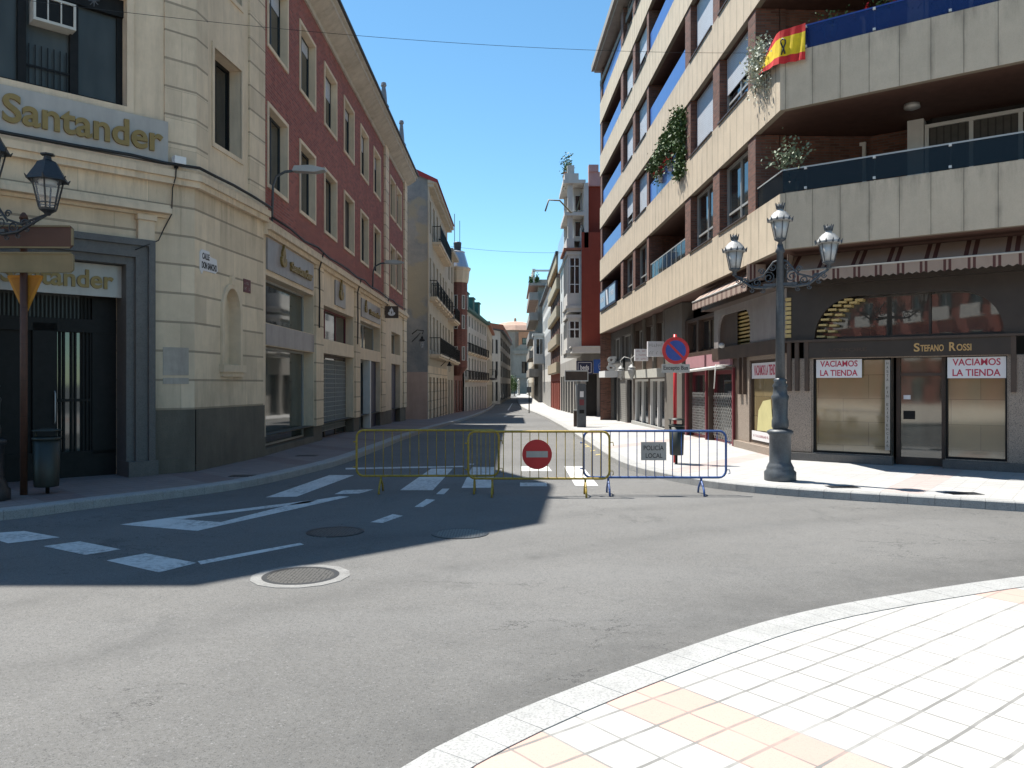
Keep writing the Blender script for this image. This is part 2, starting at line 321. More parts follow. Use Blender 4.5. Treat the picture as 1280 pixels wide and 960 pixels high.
# ---------------------------------------------------------------- mesh helpers
class Fr:
    """wall frame: origin xy, direction U along the wall, N outward"""
    def __init__(s, o, U, N, z=0): s.o = Vector((o[0], o[1], 0)); s.U = Vector((U[0], U[1], 0)).normalized(); s.N = Vector((N[0], N[1], 0)).normalized(); s.z = z
    def p(s, u, w, z): return s.o + s.U * u + s.N * w + Vector((0, 0, z + s.z))
WORLD = Fr((0, 0), (1, 0), (0, 1))
def seg(a, b, side):   # wall from a to b; side=+1: outward is to the right of a->b
    d = Vector((b[0] - a[0], b[1] - a[1])).normalized()
    return Fr(a, d, (d.y * side, -d.x * side)), math.dist(a, b)
class MB:
    def __init__(s, F=WORLD): s.v = []; s.f = []; s.mi = []; s.sm = []; s.F = F
    def quad(s, pts, mi=0, sm=False):
        n = len(s.v); s.v += [Vector(p) for p in pts]; s.f.append(tuple(range(n, n + len(pts)))); s.mi.append(mi); s.sm.append(sm); return s
    def fq(s, pts, mi=0): return s.quad([s.F.p(*p) for p in pts], mi)
    def box(s, u0, u1, w0, w1, z0, z1, mi=0):
        n = len(s.v); p = s.F.p
        s.v += [p(u, w, z) for z in (z0, z1) for (u, w) in ((u0, w0), (u1, w0), (u1, w1), (u0, w1))]
        for f in ((0, 1, 2, 3), (4, 5, 6, 7), (0, 1, 5, 4), (1, 2, 6, 5), (2, 3, 7, 6), (3, 0, 4, 7)):
            s.f.append(tuple(n + i for i in f)); s.mi.append(mi); s.sm.append(False)
        return s
    def poly(s, pts, w0, w1, mi=0):     # outline in (u,z) extruded w0..w1
        n = len(s.v); k = len(pts); p = s.F.p
        s.v += [p(a, w0, b) for a, b in pts] + [p(a, w1, b) for a, b in pts]
        tris = geometry.tessellate_polygon([[Vector((a, b, 0)) for a, b in pts]])
        for t in tris:
            for o in (0, k): s.f.append(tuple(n + o + i for i in t)); s.mi.append(mi); s.sm.append(False)
        for i in range(k):
            j = (i + 1) % k; s.f.append((n + i, n + j, n + k + j, n + k + i)); s.mi.append(mi); s.sm.append(False)
        return s
    def flat(s, pts, z0, z1, mi=0):     # outline in (x,y) extruded in z
        n = len(s.v); k = len(pts)
        s.v += [Vector((a, b, z0)) for a, b in pts] + [Vector((a, b, z1)) for a, b in pts]
        for t in geometry.tessellate_polygon([[Vector((a, b, 0)) for a, b in pts]]):
            for o in (0, k): s.f.append(tuple(n + o + i for i in t)); s.mi.append(mi); s.sm.append(False)
        for i in range(k):
            j = (i + 1) % k; s.f.append((n + i, n + j, n + k + j, n + k + i)); s.mi.append(mi); s.sm.append(False)
        return s
    def wall(s, u0, u1, z0, z1, holes=(), rev=.2, w=0, mi=0, rmi=None):
        us = sorted({u0, u1} | {a for h in holes for a in h[:2]}); zs = sorted({z0, z1} | {a for h in holes for a in h[2:4]})
        us = [a for a in us if u0 <= a <= u1]; zs = [a for a in zs if z0 <= a <= z1]
        for i in range(len(us) - 1):
            for j in range(len(zs) - 1):
                cu, cz = (us[i] + us[i + 1]) / 2, (zs[j] + zs[j + 1]) / 2
                if any(h[0] < cu < h[1] and h[2] < cz < h[3] for h in holes): continue
                s.fq([(us[i], w, zs[j]), (us[i + 1], w, zs[j]), (us[i + 1], w, zs[j + 1]), (us[i], w, zs[j + 1])], mi)
        rm = mi if rmi is None else rmi
        for a, b, c, d in [h[:4] for h in holes]:
            for q in (((a, c), (a, d)), ((b, c), (b, d)), ((a, c), (b, c)), ((a, d), (b, d))):
                (x, y), (x2, y2) = q; s.fq([(x, w, y), (x2, w, y2), (x2, w - rev, y2), (x, w - rev, y)], rm)
        return s
    def tube(s, pts, r, n=6, mi=0, cap=True, closed=False):
        pts = [Vector(p) for p in pts]; rs = r if isinstance(r, (list, tuple)) else [r] * len(pts)
        b = len(s.v); k = len(pts); up = None
        for i, p in enumerate(pts):
            d = ((pts[(i + 1) % k] if closed or i + 1 < k else p) - (pts[i - 1] if closed or i else p)).normalized()
            if up is None: up = d.orthogonal().normalized()
            up = (up - d * up.dot(d))
            up = up.normalized() if up.length > 1e-5 else d.orthogonal().normalized()
            q = d.cross(up)
            for j in range(n):
                a = 2 * math.pi * j / n; s.v.append(p + (up * math.cos(a) + q * math.sin(a)) * rs[i])
        for i in range(k if closed else k - 1):
            for j in range(n):
                i2 = (i + 1) % k; j2 = (j + 1) % n
                s.f.append((b + i * n + j, b + i * n + j2, b + i2 * n + j2, b + i2 * n + j)); s.mi.append(mi); s.sm.append(n > 4)
        if cap and not closed:
            s.f.append(tuple(b + j for j in range(n))); s.f.append(tuple(b + (k - 1) * n + j for j in range(n))); s.mi += [mi, mi]; s.sm += [False, False]
        return s
    def lathe(s, prof, c=(0, 0, 0), n=16, mi=0, sm=True, rot=0, cap=True):
        b = len(s.v); c = Vector(c)
        for r_, z in prof:
            for j in range(n):
                a = 2 * math.pi * j / n + rot; s.v.append(c + Vector((r_ * math.cos(a), r_ * math.sin(a), z)))
        for i in range(len(prof) - 1):
            for j in range(n):
                j2 = (j + 1) % n; s.f.append((b + i * n + j, b + i * n + j2, b + (i + 1) * n + j2, b + (i + 1) * n + j)); s.mi.append(mi); s.sm.append(sm)
        if cap:
            for e in (0, len(prof) - 1): s.f.append(tuple(b + e * n + j for j in range(n))); s.mi.append(mi); s.sm.append(False)
        return s
    def ribbon(s, path, w0, w1, z0, z1, side=1, mi=0):   # mitred strip along an xy path, offset w (outward) from it
        P = [Vector((a, b)) for a, b in path]; N = []
        for i in range(len(P) - 1):
            d = (P[i + 1] - P[i]).normalized(); N.append(Vector((d.y, -d.x)) * side)
        def off(i, w):
            if i == 0: return P[0] + N[0] * w
            if i == len(P) - 1: return P[i] + N[-1] * w
            m = (N[i - 1] + N[i]); m = m / (m.dot(N[i])); return P[i] + m * w
        A = [off(i, w0) for i in range(len(P))]; B = [off(i, w1) for i in range(len(P))]
        n = len(s.v); k = len(P)
        for q in (A, B):
            for z in (z0, z1): s.v += [Vector((a.x, a.y, z)) for a in q]
        a0, a1, b0, b1 = n, n + k, n + 2 * k, n + 3 * k
        for i in range(k - 1):
            for x, y in ((a0, b0), (a1, b1), (a0, a1), (b0, b1)): s.f.append((x + i, x + i + 1, y + i + 1, y + i)); s.mi.append(mi); s.sm.append(False)
        for i in (0, k - 1): s.f.append((a0 + i, a1 + i, b1 + i, b0 + i)); s.mi.append(mi); s.sm.append(False)
        return s
    def leaves(s, n, fn, size, mi=0, r=rnd):
        for _ in range(n):
            c = Vector(fn()); a = Vector((r.gauss(0, 1), r.gauss(0, 1), r.gauss(0, 1))).normalized(); b = a.orthogonal().normalized()
            q = a.cross(b); k = size * r.uniform(.6, 1.3)
            s.quad([c - b * k, c + q * k * .5, c + b * k, c - q * k * .5], mi)
        return s
OFF = {}
def build(name, mb, mats, parent=None, label=None, recalc=True):
    me = bpy.data.meshes.new(name); o = bpy.data.objects.new(name, me); COL.objects.link(o)
    off = OFF.get(parent.name, Vector()) if parent else Vector()
    me.from_pydata([tuple(v - off) for v in mb.v], [], mb.f)
    for m in (mats if isinstance(mats, (list, tuple)) else [mats]): me.materials.append(M[m] if isinstance(m, str) else m)
    me.polygons.foreach_set('material_index', mb.mi); me.polygons.foreach_set('use_smooth', mb.sm)
    if recalc:
        bm = bmesh.new(); bm.from_mesh(me); bmesh.ops.recalc_face_normals(bm, faces=bm.faces[:]); bm.to_mesh(me); bm.free()
    me.update()
    if parent: o.parent = parent; OFF[o.name] = off
    if label: o['label'] = label
    return o
def thing(name, label, cat, loc=(0, 0, 0), group=None):
    o = bpy.data.objects.new(name, None); COL.objects.link(o); o.location = loc; OFF[o.name] = Vector(loc)
    o.empty_display_size = .2; o['label'] = label; o['category'] = cat
    if group: o['group'] = group
    return o
def tag(o, label, cat, group=None, kind=None):
    o['label'] = label; o['category'] = cat
    if group: o['group'] = group
    if kind: o['kind'] = kind
    return o
def struct(name, mb, mats, kind='structure'):
    o = build(name, mb, mats); o['kind'] = kind; return o
def copy_thing(src, loc, rz, label=None):
    def cp(o, par):
        c = o.copy(); COL.objects.link(c)
        if par: c.parent = par
        for ch in list(o.children): cp(ch, c)
        return c
    r_ = cp(src, None); r_.location = loc; r_.rotation_euler = (0, 0, rz)
    if label: r_['label'] = label
    return r_
def text(name, s, F, ua, ub, z0, z1, w, mat, parent=None, depth=.02, bold=0.0, label=None, sheary=0.0):
    cu = bpy.data.curves.new(name, 'FONT'); cu.body = s; cu.size = 1; cu.extrude = .5; cu.offset = bold; cu.resolution_u = 5
    cu.align_x = 'CENTER'; cu.space_line = .95
    ob = bpy.data.objects.new(name, cu); COL.objects.link(ob)
    me = bpy.data.meshes.new_from_object(ob.evaluated_get(bpy.context.evaluated_depsgraph_get())); bpy.data.objects.remove(ob); bpy.data.curves.remove(cu)
    xs = [v.co.x for v in me.vertices]; ys = [v.co.y for v in me.vertices]
    x0, x1, y0, y1 = min(xs), max(xs), min(ys), max(ys); mb = MB(F)
    mb.v = [F.p(ua + (v.co.x - x0) / (x1 - x0) * (ub - ua), w + (v.co.z + .5) * depth, z0 + (v.co.y - y0) / (y1 - y0) * (z1 - z0)) for v in me.vertices]
    for p in me.polygons: mb.f.append(tuple(p.vertices)); mb.mi.append(0); mb.sm.append(False)
    bpy.data.meshes.remove(me)
    return build(name, mb, mat, parent, label)
def scribble(name, F, ua, ub, z0, z1, w_, mat, parent, seed=1):   # writing too small to read in the photograph: letter-like strokes
    q = random.Random(seed); m = MB(F); n = max(4, int(abs(ub - ua) / (z1 - z0) * 1.5)); p = (ub - ua) / n
    for i in range(n):
        if q.random() < .12: continue
        a = ua + p * i; b = a + p * .28; m.box(min(a, b), max(a, b), w_, w_ + .004, z0, z1 if q.random() < .7 else z0 + (z1 - z0) * .7)
        c = a + p * .75; zz = q.choice((z0, (z0 + z1) / 2 - .1 * (z1 - z0), z1 - .2 * (z1 - z0))); m.box(min(b, c), max(b, c), w_, w_ + .004, zz, zz + .2 * (z1 - z0))
    return build(name, m, mat, parent)
def window(parent, F, u0, u1, z0, z1, w, fm='frame_wh', pm='glass', nu=1, nz=1, fw=.06, d=.06, name='window', label=None, bars=()):
    m = MB(F)
    m.box(u0, u1, w, w + d, z0, z0 + fw).box(u0, u1, w, w + d, z1 - fw, z1).box(u0, u0 + fw, w, w + d, z0 + fw, z1 - fw).box(u1 - fw, u1, w, w + d, z0 + fw, z1 - fw)
    for i in range(1, nu):
        c = u0 + (u1 - u0) * i / nu; m.box(c - fw / 2, c + fw / 2, w, w + d * .9, z0 + fw, z1 - fw)
    for j in range(1, nz):
        c = z0 + (z1 - z0) * j / nz; m.box(u0 + fw, u1 - fw, w, w + d * .8, c - fw / 2, c + fw / 2)
    for zb in bars: m.box(u0 + fw, u1 - fw, w, w + d * .8, zb - fw / 2, zb + fw / 2)
    f = build(name, m, fm, parent, label)
    build('pane', MB(F).box(u0 + .01, u1 - .01, w - .02, w + d * .4, z0 + .01, z1 - .01), pm, f)
    return f
def arc(cx, cz, r, a0, a1, n=10): return [(cx + r * math.cos(a0 + (a1 - a0) * i / n), cz + r * math.sin(a0 + (a1 - a0) * i / n)) for i in range(n + 1)]

# ---------------------------------------------------------------- ground
GZ = [(-1000, 0), (22, 0), (30, -.06), (37, -.15), (60, -.6), (90, -1.1), (110, -1.3), (160, -1.15), (240, -.9), (3000, -.9)]
def gz(y):
    for (a, za), (b, zb) in zip(GZ, GZ[1:]):
        if y <= b: return za + (zb - za) * (y - a) / (b - a)
    return GZ[-1][1]
def gp(x, y):    # point of the road seen at a place of the photograph
    Y = 15.
    for _ in range(60): Y = .5 * Y + .5 * (EYE - gz(Y)) * 1000 / (y - 480)
    return ((x - 640) * Y / 1000, Y)
mb = MB(); ys = [-900, -60, 0, 22, 26, 30, 33, 37, 45, 52, 60, 75, 90, 110, 160, 240, 500, 2500]
for a, b in zip(ys, ys[1:]):
    for x0, x1 in ((-1200, -30), (-30, 30), (30, 1200)): mb.quad([(x0, a, gz(a)), (x1, a, gz(a)), (x1, b, gz(b)), (x0, b, gz(b))])
bmg = build('road', mb, 'asphalt'); bmg['kind'] = 'structure'

def resample(P, step):
    P = [Vector(p) for p in P]; out = [P[0]]
    for a, b in zip(P, P[1:]):
        k = max(1, round((b - a).length / step)); out += [a + (b - a) * i / k for i in range(1, k + 1)]
    return out
def smooth(P, it=2):
    for _ in range(it):
        q = [P[0]]
        for a, b in zip(P, P[1:]): q += [(a[0] * .75 + b[0] * .25, a[1] * .75 + b[1] * .25), (a[0] * .25 + b[0] * .75, a[1] * .25 + b[1] * .75)]
        P = q + [P[-1]]
    return P
def sidewalk(pname, kname, K, far, mat, side, wd=.28):
    K = smooth(K); Q = resample(K, 1.0); n = len(Q)
    def nrm(i):
        d = (Q[min(i + 1, n - 1)] - Q[max(i - 1, 0)]).normalized(); return Vector((d.y, -d.x)) * side
    I = [Q[i] + nrm(i) * wd for i in range(n)]
    top = MB(); kb = MB()
    for i in range(n - 1):
        a, b, c, d = Q[i], Q[i + 1], I[i + 1], I[i]
        fc, fd = far(c), far(d)
        ks = [0, .02, .06, .15, .4, 1]
        for s0, s1 in zip(ks, ks[1:]):
            pts = [d + (fd - d) * s0, c + (fc - c) * s0, c + (fc - c) * s1, d + (fd - d) * s1]
            top.quad([(p.x, p.y, gz(p.y) + .134) for p in pts])
        za, zb = gz(a.y), gz(b.y)
        kb.quad([(a.x, a.y, za + .125), (b.x, b.y, zb + .125), (c.x, c.y, zb + .125), (d.x, d.y, za + .125)], 1)
        a2, b2, c2, d2 = a.lerp(b, .006), a.lerp(b, .994), d.lerp(c, .994), d.lerp(c, .006)
        o = nrm(i) * -.004; a2 = a2 + o; b2 = b2 + o
        v = len(kb.v)
        bev = nrm(i) * .02
        ring = [[(a2, -.05), (a2, .12), (a2 + bev, .14), (d2, .14), (d2, -.05)], [(b2, -.05), (b2, .12), (b2 + bev, .14), (c2, .14), (c2, -.05)]]
        for rr, zz in zip(ring, (za, zb)): kb.v += [Vector((p.x, p.y, zz + h)) for p, h in rr]
        for j in range(5):
            j2 = (j + 1) % 5; kb.f.append((v + j, v + j2, v + 5 + j2, v + 5 + j)); kb.mi.append(0); kb.sm.append(False)
        for e in (0, 5): kb.f.append(tuple(v + e + j for j in range(5))); kb.mi.append(0); kb.sm.append(False)
    struct(pname, top, mat); struct(kname, kb, ['kerb', 'kerb_joint'])
KR = [(40, -5), (14, 9.2), (9.5, 10.9), (7.52, 11.75), (6.4, 12.4), (4.9, 13.2), (3.75, 14.1), (3.08, 15.4), (2.56, 17.1), (2.37, 19.4), (2.35, 25.8), (2.25, 35), (2.35, 59), (1.8, 85), (1.2, 110), (1.0, 140), (1.0, 215)]
KL = [(-40, 5), (-14, 8.2), (-9, 9.8), (-7, 10.9), (-6.4, 12), (-5.8, 12.8), (-4.9, 14.1), (-4.4, 16), (-3.84, 19.4), (-3.7, 30), (-2.8, 52), (-2.55, 105), (-2.6, 215)]
KN = [(-2.6, -25), (-2.2, -3), (-1.6, 1.5), (-.62, 3.55), (0, 4.3), (1.18, 5.35), (1.92, 5.95), (2.74, 6.44), (4.74, 7.35), (7, 8.0), (10.5, 8.4), (16, 8.0), (24, 4)]
sidewalk('sidewalk_right', 'kerb_right', KR, lambda p: Vector((60, p.y)), 'pave_right', 1)
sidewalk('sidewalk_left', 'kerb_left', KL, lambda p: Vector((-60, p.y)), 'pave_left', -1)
sidewalk('sidewalk_near', 'kerb_near', KN, lambda p: Vector((p.x, -25.5)), 'pave_near', 1)

pz = MB()  # unseen pale paving, added to bounce warm light onto the bank front
for y0, y1 in ((-24, -10), (-10, 3.8)): pz.quad([(-60, y0, .135), (-6.4, y0, .135), (-6.4, y1, .135), (-60, y1, .135)])
M['pave_bounce'] = paving('paving_added_bounce', (.60, .54, .45), (.45, .36, .3), R(10), .4, None, joint=.012, jcol=.5)
struct('added_bounce_paving', pz, 'pave_bounce')
struct('added_bounce_kerb', MB().box(-6.4, -6.1, -24, 4.1, -.05, .14).box(-60, -6.4, 3.8, 4.1, -.05, .14), 'kerb')  # edging of the added bounce paving, out of view too
def mark(polys, mat='paint', name='road_marking', h=.004):
    m = MB()
    for P in polys:
        g = [gp(*q) for q in P]; m.quad([(x, y, gz(y) + h) for x, y in g])
    o = struct(name, m, mat); return o
mark([[(150, 656), (208, 648), (276, 653), (246, 664)]] + [[(208, 648), (228, 649), (385, 629), (398, 624.5)]] + [[(276, 653), (246, 664), (380, 634), (437, 621)], [(276, 653), (437, 621), (425, 620.5), (375, 628)]], name='give_way_triangle_marking')
mark([[(332, 622), (371, 621), (443, 594), (412, 594)], [(500, 613), (541, 613), (566, 586), (539, 586)], [(577, 610), (615, 610), (619, 584), (590, 584)], [(651, 583), (685, 583), (690, 589), (652, 589)],
      [(650, 603.5), (683, 603.5), (684, 608), (650, 608)], [(705, 583), (728, 583), (748, 607.5), (719, 607.5)], [(700, 531), (712, 531), (716, 534), (702, 534)]], name='crosswalk_marking')
mark([[(418, 618), (450, 617), (467, 612), (429, 613)], [(-28, 668), (30, 664), (75, 672), (10, 679.5)], [(54, 683), (100, 677), (151, 687), (107, 694)], [(133, 701), (182, 692), (246, 704), (199, 716)]], name='give_way_line_marking')
mark([[(247, 702), (375, 679), (380, 681), (251, 706)], [(393, 671), (442, 660), (451, 662), (407, 672)], [(463, 653), (491, 643), (504, 645), (478, 654)], [(518, 634), (533, 624), (544, 625), (529, 634)], [(545, 618), (553, 611), (562, 611), (555, 618)]], name='dashed_line_marking')
mark([[(584, 581), (592, 581), (633.5, 520), (630.5, 520)], [(634, 513), (636, 513), (641, 504), (640, 504)], [(432, 585), (580, 582.5), (580, 584), (432, 587)]], name='lane_line_marking')
mark([[(770, 573), (774, 573), (707, 538), (704.5, 538)], [(757, 570), (760, 570), (728, 553), (726, 553)]] + [[(745 - i * 6.5, 568 - i * 5), (766 - i * 9, 566 - i * 5), (765 - i * 9, 567.3 - i * 5), (744 - i * 6.5, 569.3 - i * 5)] for i in range(4)], 'paint_y', 'loading_bay_marking')

def manhole(px, py, r, collar, label):
    x, y = gp(px, py); t = thing('manhole_cover', label, 'manhole cover', (x, y, 0), 'manhole covers in the road')
    c = Vector((x, y, 0))
    if collar: build('collar', MB().lathe([(r + collar, 0), (r + collar, .005), (r + .02, .006), (r + .02, .002)], c, 14, sm=False), 'collar', t)
    build('cover_rim', MB().lathe([(r + .02, 0), (r + .02, .008), (r - .03, .008), (r - .03, .0)], c, 40, sm=False), 'iron', t)
    build('cover_plate', MB().lathe([(r - .03, 0), (r - .03, .0065)], c, 40, sm=False), 'manhole', t)
manhole(376, 720, .35, .13, 'round iron manhole cover with a pale concrete collar, nearest to the viewer')
manhole(575, 667, .34, .02, 'round iron manhole cover at the edge of the building shadow')
manhole(419, 665, .34, 0, 'dark manhole cover crossed by a white dash inside the shadow')
def drain(x, y, label, rz=0):
    t = thing('drain_grate', label, 'drain', (x, y, gz(y) + .134), 'drains in the pavement'); m = MB(); z = gz(y) + .134
    m.box(x - .25, x + .25, y - .15, y + .15, z, z + .005)
    for i in range(7): m.box(x - .22 + i * .065, x - .19 + i * .065, y - .12, y + .12, z + .005, z + .009)
    build('grate', m, 'iron', t)
drain(5.6, 13.55, 'small iron drain beside the foot of the right lamppost'); drain(7.2, 12.75, 'small iron drain in the sunlit pavement in front of the shoe shop')
drain(-5.1, 15.2, 'dark iron drain in the shaded left pavement in front of the bank'); drain(-5.0, 19.5, 'iron drain in the left pavement in front of the brick bank')

# ================================================================ LEFT SIDE
P0, P1, P2 = (-9.4, 13.0), (-6.35, 16.0), (-6.0, 19.3)
FA, LA = seg(P0, P1, 1); FB, LB = seg(P1, P2, 1); FZ, LZ = seg((-24, 13), P0, 1)
HB = 16.6
bank = thing('bank_building', 'cream stone bank on the left corner with a grey granite portal and barred glass doors', 'building', (-9.4, 13, 0))
m = MB(FA)
holesA = [(.48, 2.98, -.3, 4.14), (.3, 2.98, 7.1, 9.15), (.6, 2.7, 10.4, 12.4), (.6, 2.7, 13.2, 15.0)]
m.wall(0, LA, 1.37, 5.8, [(.48, 2.98, -.3, 4.14)], .55, 0, 0)
m.F = FB; m.wall(0, LB, 1.37, 5.8, [(1.22, 1.98, 2.3, 3.98)], .0, 0, 0)
m.F = FZ; m.wall(0, LZ, 1.37, 5.8, [(3, 5, 2, 4.2), (8, 10, 2, 4.2), (12, 13.6, 1.4, 4.2)], .3, 0, 0)
build('rusticated_wall', m, 'stone_rust', bank)
m = MB(FA); m.wall(0, LA, 5.8, HB, holesA[1:], .32)
m.F = FB; wB = [(.8, 2.1, 6.95, 8.95), (.8, 2.1, 10.4, 12.3), (.8, 2.1, 13.2, 15.0)]; m.wall(0, LB, 5.8, HB, wB, .35)
m.F = FZ; wZ = [(a, a + 1.5, z, z + 2) for a in (2, 5.2, 8.4, 11.6) for z in (7.0, 10.4, 13.1)]; m.wall(0, LZ, 5.8, HB, wZ, .3)
build('upper_wall', m, 'stone', bank)
build('core', MB().flat([(-24, 13.6), (-9.75, 13.6), (-7.0, 16.2), (-6.7, 19.3), (-6.7, 26), (-24, 26)], -.5, HB - .2), 'darkin', bank)
build('roof', MB().flat([(-24, 12.3), (-9.1, 12.3), (-5.75, 15.65), (-5.4, 19.4), (-5.4, 19.9), (-8, 26), (-24, 26)], HB, HB + .5), 'stone', bank)
m = MB()
m.ribbon([(-24, 13), P0, P1, P2], .04, .14, 5.78, 5.9).ribbon([(-24, 13), P0, P1, P2], -.1, .2, 5.9, 6.04).ribbon([(-24, 13), P0, P1, P2], -.1, .12, 6.04, 6.12)
build('string_course', m, 'stone', bank)
build('cornice', MB().ribbon([(-24, 13), P0, P1, P2], -.1, .3, HB - .7, HB - .004), 'stone', bank)
m = MB(FA); m.box(-.15, LA - .57, -.1, .1, 5.1, 5.16).box(-.2, LA - .55, -.1, .28, 5.16, 5.26).box(-.2, LA - .56, -.1, .2, 5.26, 5.33)
for u in (LA - 1.12,): m.box(u, u + .3, -.05, .12, 4.6, 5.1).box(u - .03, u + .33, -.05, .17, 5.0, 5.1)
build('door_cornice', m, 'stone', bank)
m = MB(FA); m.wall(3.46, LA, -.3, 1.37, w=.035); m.F = FB; m.wall(0, LB, -.3, 1.37, w=.035); m.F = FZ; m.wall(0, LZ, -.3, 1.37, [(12, 13.6, -.2, 1.38)], .3, .035)
m.F = FA; m.box(3.44, LA - .3, 0, .08, -.3, .42)
build('plinth', m, 'stone_grey', bank)
q = MB(); q.ribbon([FA.p(LA - .6, 0, 0).xy, P1, FB.p(.46, 0, 0).xy], -.05, .05, 6.12, HB - .7)
build('quoin', q, 'stone_quoin', bank); build('quoin', MB(FB).box(2.47, LB - .003, -.05, .05, 6.12, HB - .7), 'stone_quoin', bank)
g = MB(FA)    # granite portal, stepped profile
og = [-.006, .14, .36, .48]
for i, ww in enumerate((.02, .10, .16)):
    g.box(2.98 + og[i], 2.98 + og[i + 1], -.5, ww, -.2, 4.14 + og[i + 1]); g.box(.48 - og[i + 1], .48 - og[i], -.5, ww, -.2, 4.14 + og[i + 1])
    g.box(.48 - og[i], 2.98 + og[i], -.5, ww, 4.14 + og[i], 4.14 + og[i + 1])
g.box(2.96, 3.5, -.4, .2, -.2, .42)
build('granite_portal', g, 'granite_dk', bank)
# doorway: steel doors with bars
dr = build('door', MB(FA).box(.48, 2.98, -.62, -.56, -.1, .55).box(2.55, 2.98, -.62, -.54, .5, 3.5).box(.48, .8, -.62, -.54, .5, 3.5).box(1.55, 1.95, -.62, -.53, .5, 3.0).box(.48, 2.98, -.62, -.53, 2.85, 3.1).box(.48, 2.98, -.6, -.54, .55, .62), 'black', bank)
build('glass', MB(FA).box(1.96, 2.56, -.66, -.63, .55, 2.9), 'glass_green', dr); build('transom_glass', MB(FA).box(.5, 2.96, -.66, -.63, 3.1, 4.1), 'glass_dim', dr); build('door_leaf', MB(FA).box(.8, 1.55, -.7, -.62, 0, 2.9), 'black', dr)
m = MB(FA)
for i in (0, 1, 3, 4, 6, 7, 8): m.box(2.0 + i * .065, 2.03 + i * .065, -.6, -.575, .62, 2.85)
for i in range(36): m.box(.55 + i * .067, .57 + i * .067, -.6, -.575, 3.1, 3.5)
m.box(1.97, 2.55, -.6, -.57, 1.55, 1.6); build('bars', m, 'black', dr)
build('handle', MB().tube([FA.p(1.9, -.5, 1.15), FA.p(1.9, -.46, 1.2), FA.p(1.9, -.46, 1.7), FA.p(1.9, -.5, 1.75)], .014, 6), 'frame_al', dr)
# niche with pointed arch
Npts = [(1.22, 2.3)] + [(1.6 + .38 * math.cos(a) * 1.0, 3.45 + .53 * math.sin(a)) for a in [math.pi - i * math.pi / 12 for i in range(13)]] + [(1.98, 2.3)]
m = MB(FB); m.fq([(u, -.22, z) for u, z in Npts])
for a, b in zip(Npts, Npts[1:] + Npts[:1]): m.fq([(a[0], 0, a[1]), (b[0], 0, b[1]), (b[0], -.22, b[1]), (a[0], -.22, a[1])])
arch = [(u, z) for u, z in Npts if z > 2.31]
for i, (u, z) in enumerate(arch[:-1]):
    m.fq([(u, .002, z), (arch[i + 1][0], .002, arch[i + 1][1]), (arch[i + 1][0], .002, 3.985), (u, .002, 3.985)])
build('niche', m, 'stone', bank)
out = lambda k: [(1.6 + (u - 1.6) * (1 + k / .38), z + (k * max(0, (z - 3.45) / .53))) for u, z in Npts]
a, b = out(0), out(.11); m = MB(FB)
for i in range(len(a) - 1): 
    for w0 in (0, .05): m.fq([(a[i][0], w0, a[i][1]), (a[i + 1][0], w0, a[i + 1][1]), (b[i + 1][0], w0, b[i + 1][1]), (b[i][0], w0, b[i][1])])
    m.fq([(b[i][0], 0, b[i][1]), (b[i + 1][0], 0, b[i + 1][1]), (b[i + 1][0], .05, b[i + 1][1]), (b[i][0], .05, b[i][1])]); m.fq([(a[i][0], 0, a[i][1]), (a[i + 1][0], 0, a[i + 1][1]), (a[i + 1][0], .05, a[i + 1][1]), (a[i][0], .05, a[i][1])])
m.box(1.05, 2.15, 0, .11, 2.14, 2.3).box(1.1, 2.1, 0, .07, 2.04, 2.14).box(1.53, 1.67, 0, .07, 4.05, 4.25)
build('niche_frame', m, 'stone', bank)
# windows
for (a, b, c, d) in holesA[1:]:
    big = c < 8
    f = window(bank, FA, a, b, c, d, -.28, 'black', 'glass_dim', 1, 1, .1, .08)
    m = MB(FA); m.box(b - .92, b - .78, -.28, -.16, c, d).box(b - 1.75, b - 1.62, -.28, -.16, c, d)
    if big:
        m.box(a, b, -.28, -.14, d - .32, d)
        for i in range(7): m.box(b - 1.58 + i * .1, b - 1.565 + i * .1, -.2, -.185, c + .1, c + .8)
        m.box(b - 1.62, b - .92, -.2, -.18, c + .4, c + .43)
    build('mullion', m, 'black', f)
    if big:
        fr = MB(FA); fr.box(b - .0, b + .12, -.02, .05, c - .12, d + .12).box(a - .12, b, -.02, .05, c - .12, c).box(a - .12, b, -.02, .05, d, d + .12).box(a - .12, a, -.02, .05, c, d)
        build('surround', fr, 'stone', f)
for (a, b, c, d) in wB:
    f = window(bank, FB, a, b, c, d, -.33, 'black', 'glass', 2, 1, .07, .06)
    fr = MB(FB); fr.box(b, b + .09, -.02, .03, c - .1, d + .1).box(a - .09, b, -.02, .03, c - .1, c).box(a - .09, b, -.02, .03, d, d + .1).box(a - .09, a, -.02, .03, c, d); build('surround', fr, 'stone', f)
for (a, b, c, d) in wZ + [(3, 5, 2, 4.2), (8, 10, 2, 4.2)]: window(bank, FZ, a, b, c, d, -.28, 'black', 'glass', 2, 1)
build('door', MB(FZ).box(12, 13.6, -.25, -.2, -.1, 4.2), 'wood_dk', bank)
# AC unit
t = thing('air_conditioner', 'small beige air conditioner stuck in the upper window of the bank', 'air conditioner', FA.p(1.6, -.1, 8.35))
build('casing', MB(FA).box(1.42, 2.1, -.3, .06, 8.25, 8.30).box(1.42, 2.1, -.3, .06, 8.68, 8.72).box(1.42, 1.46, -.3, .06, 8.3, 8.68).box(2.06, 2.1, -.3, .06, 8.3, 8.68).box(1.64, 1.66, .03, .06, 8.3, 8.68).box(1.85, 1.87, .03, .06, 8.3, 8.68), 'acwhite', t)
build('grille', MB(FA).box(1.46, 2.06, -.3, .03, 8.3, 8.68), 'black', t)
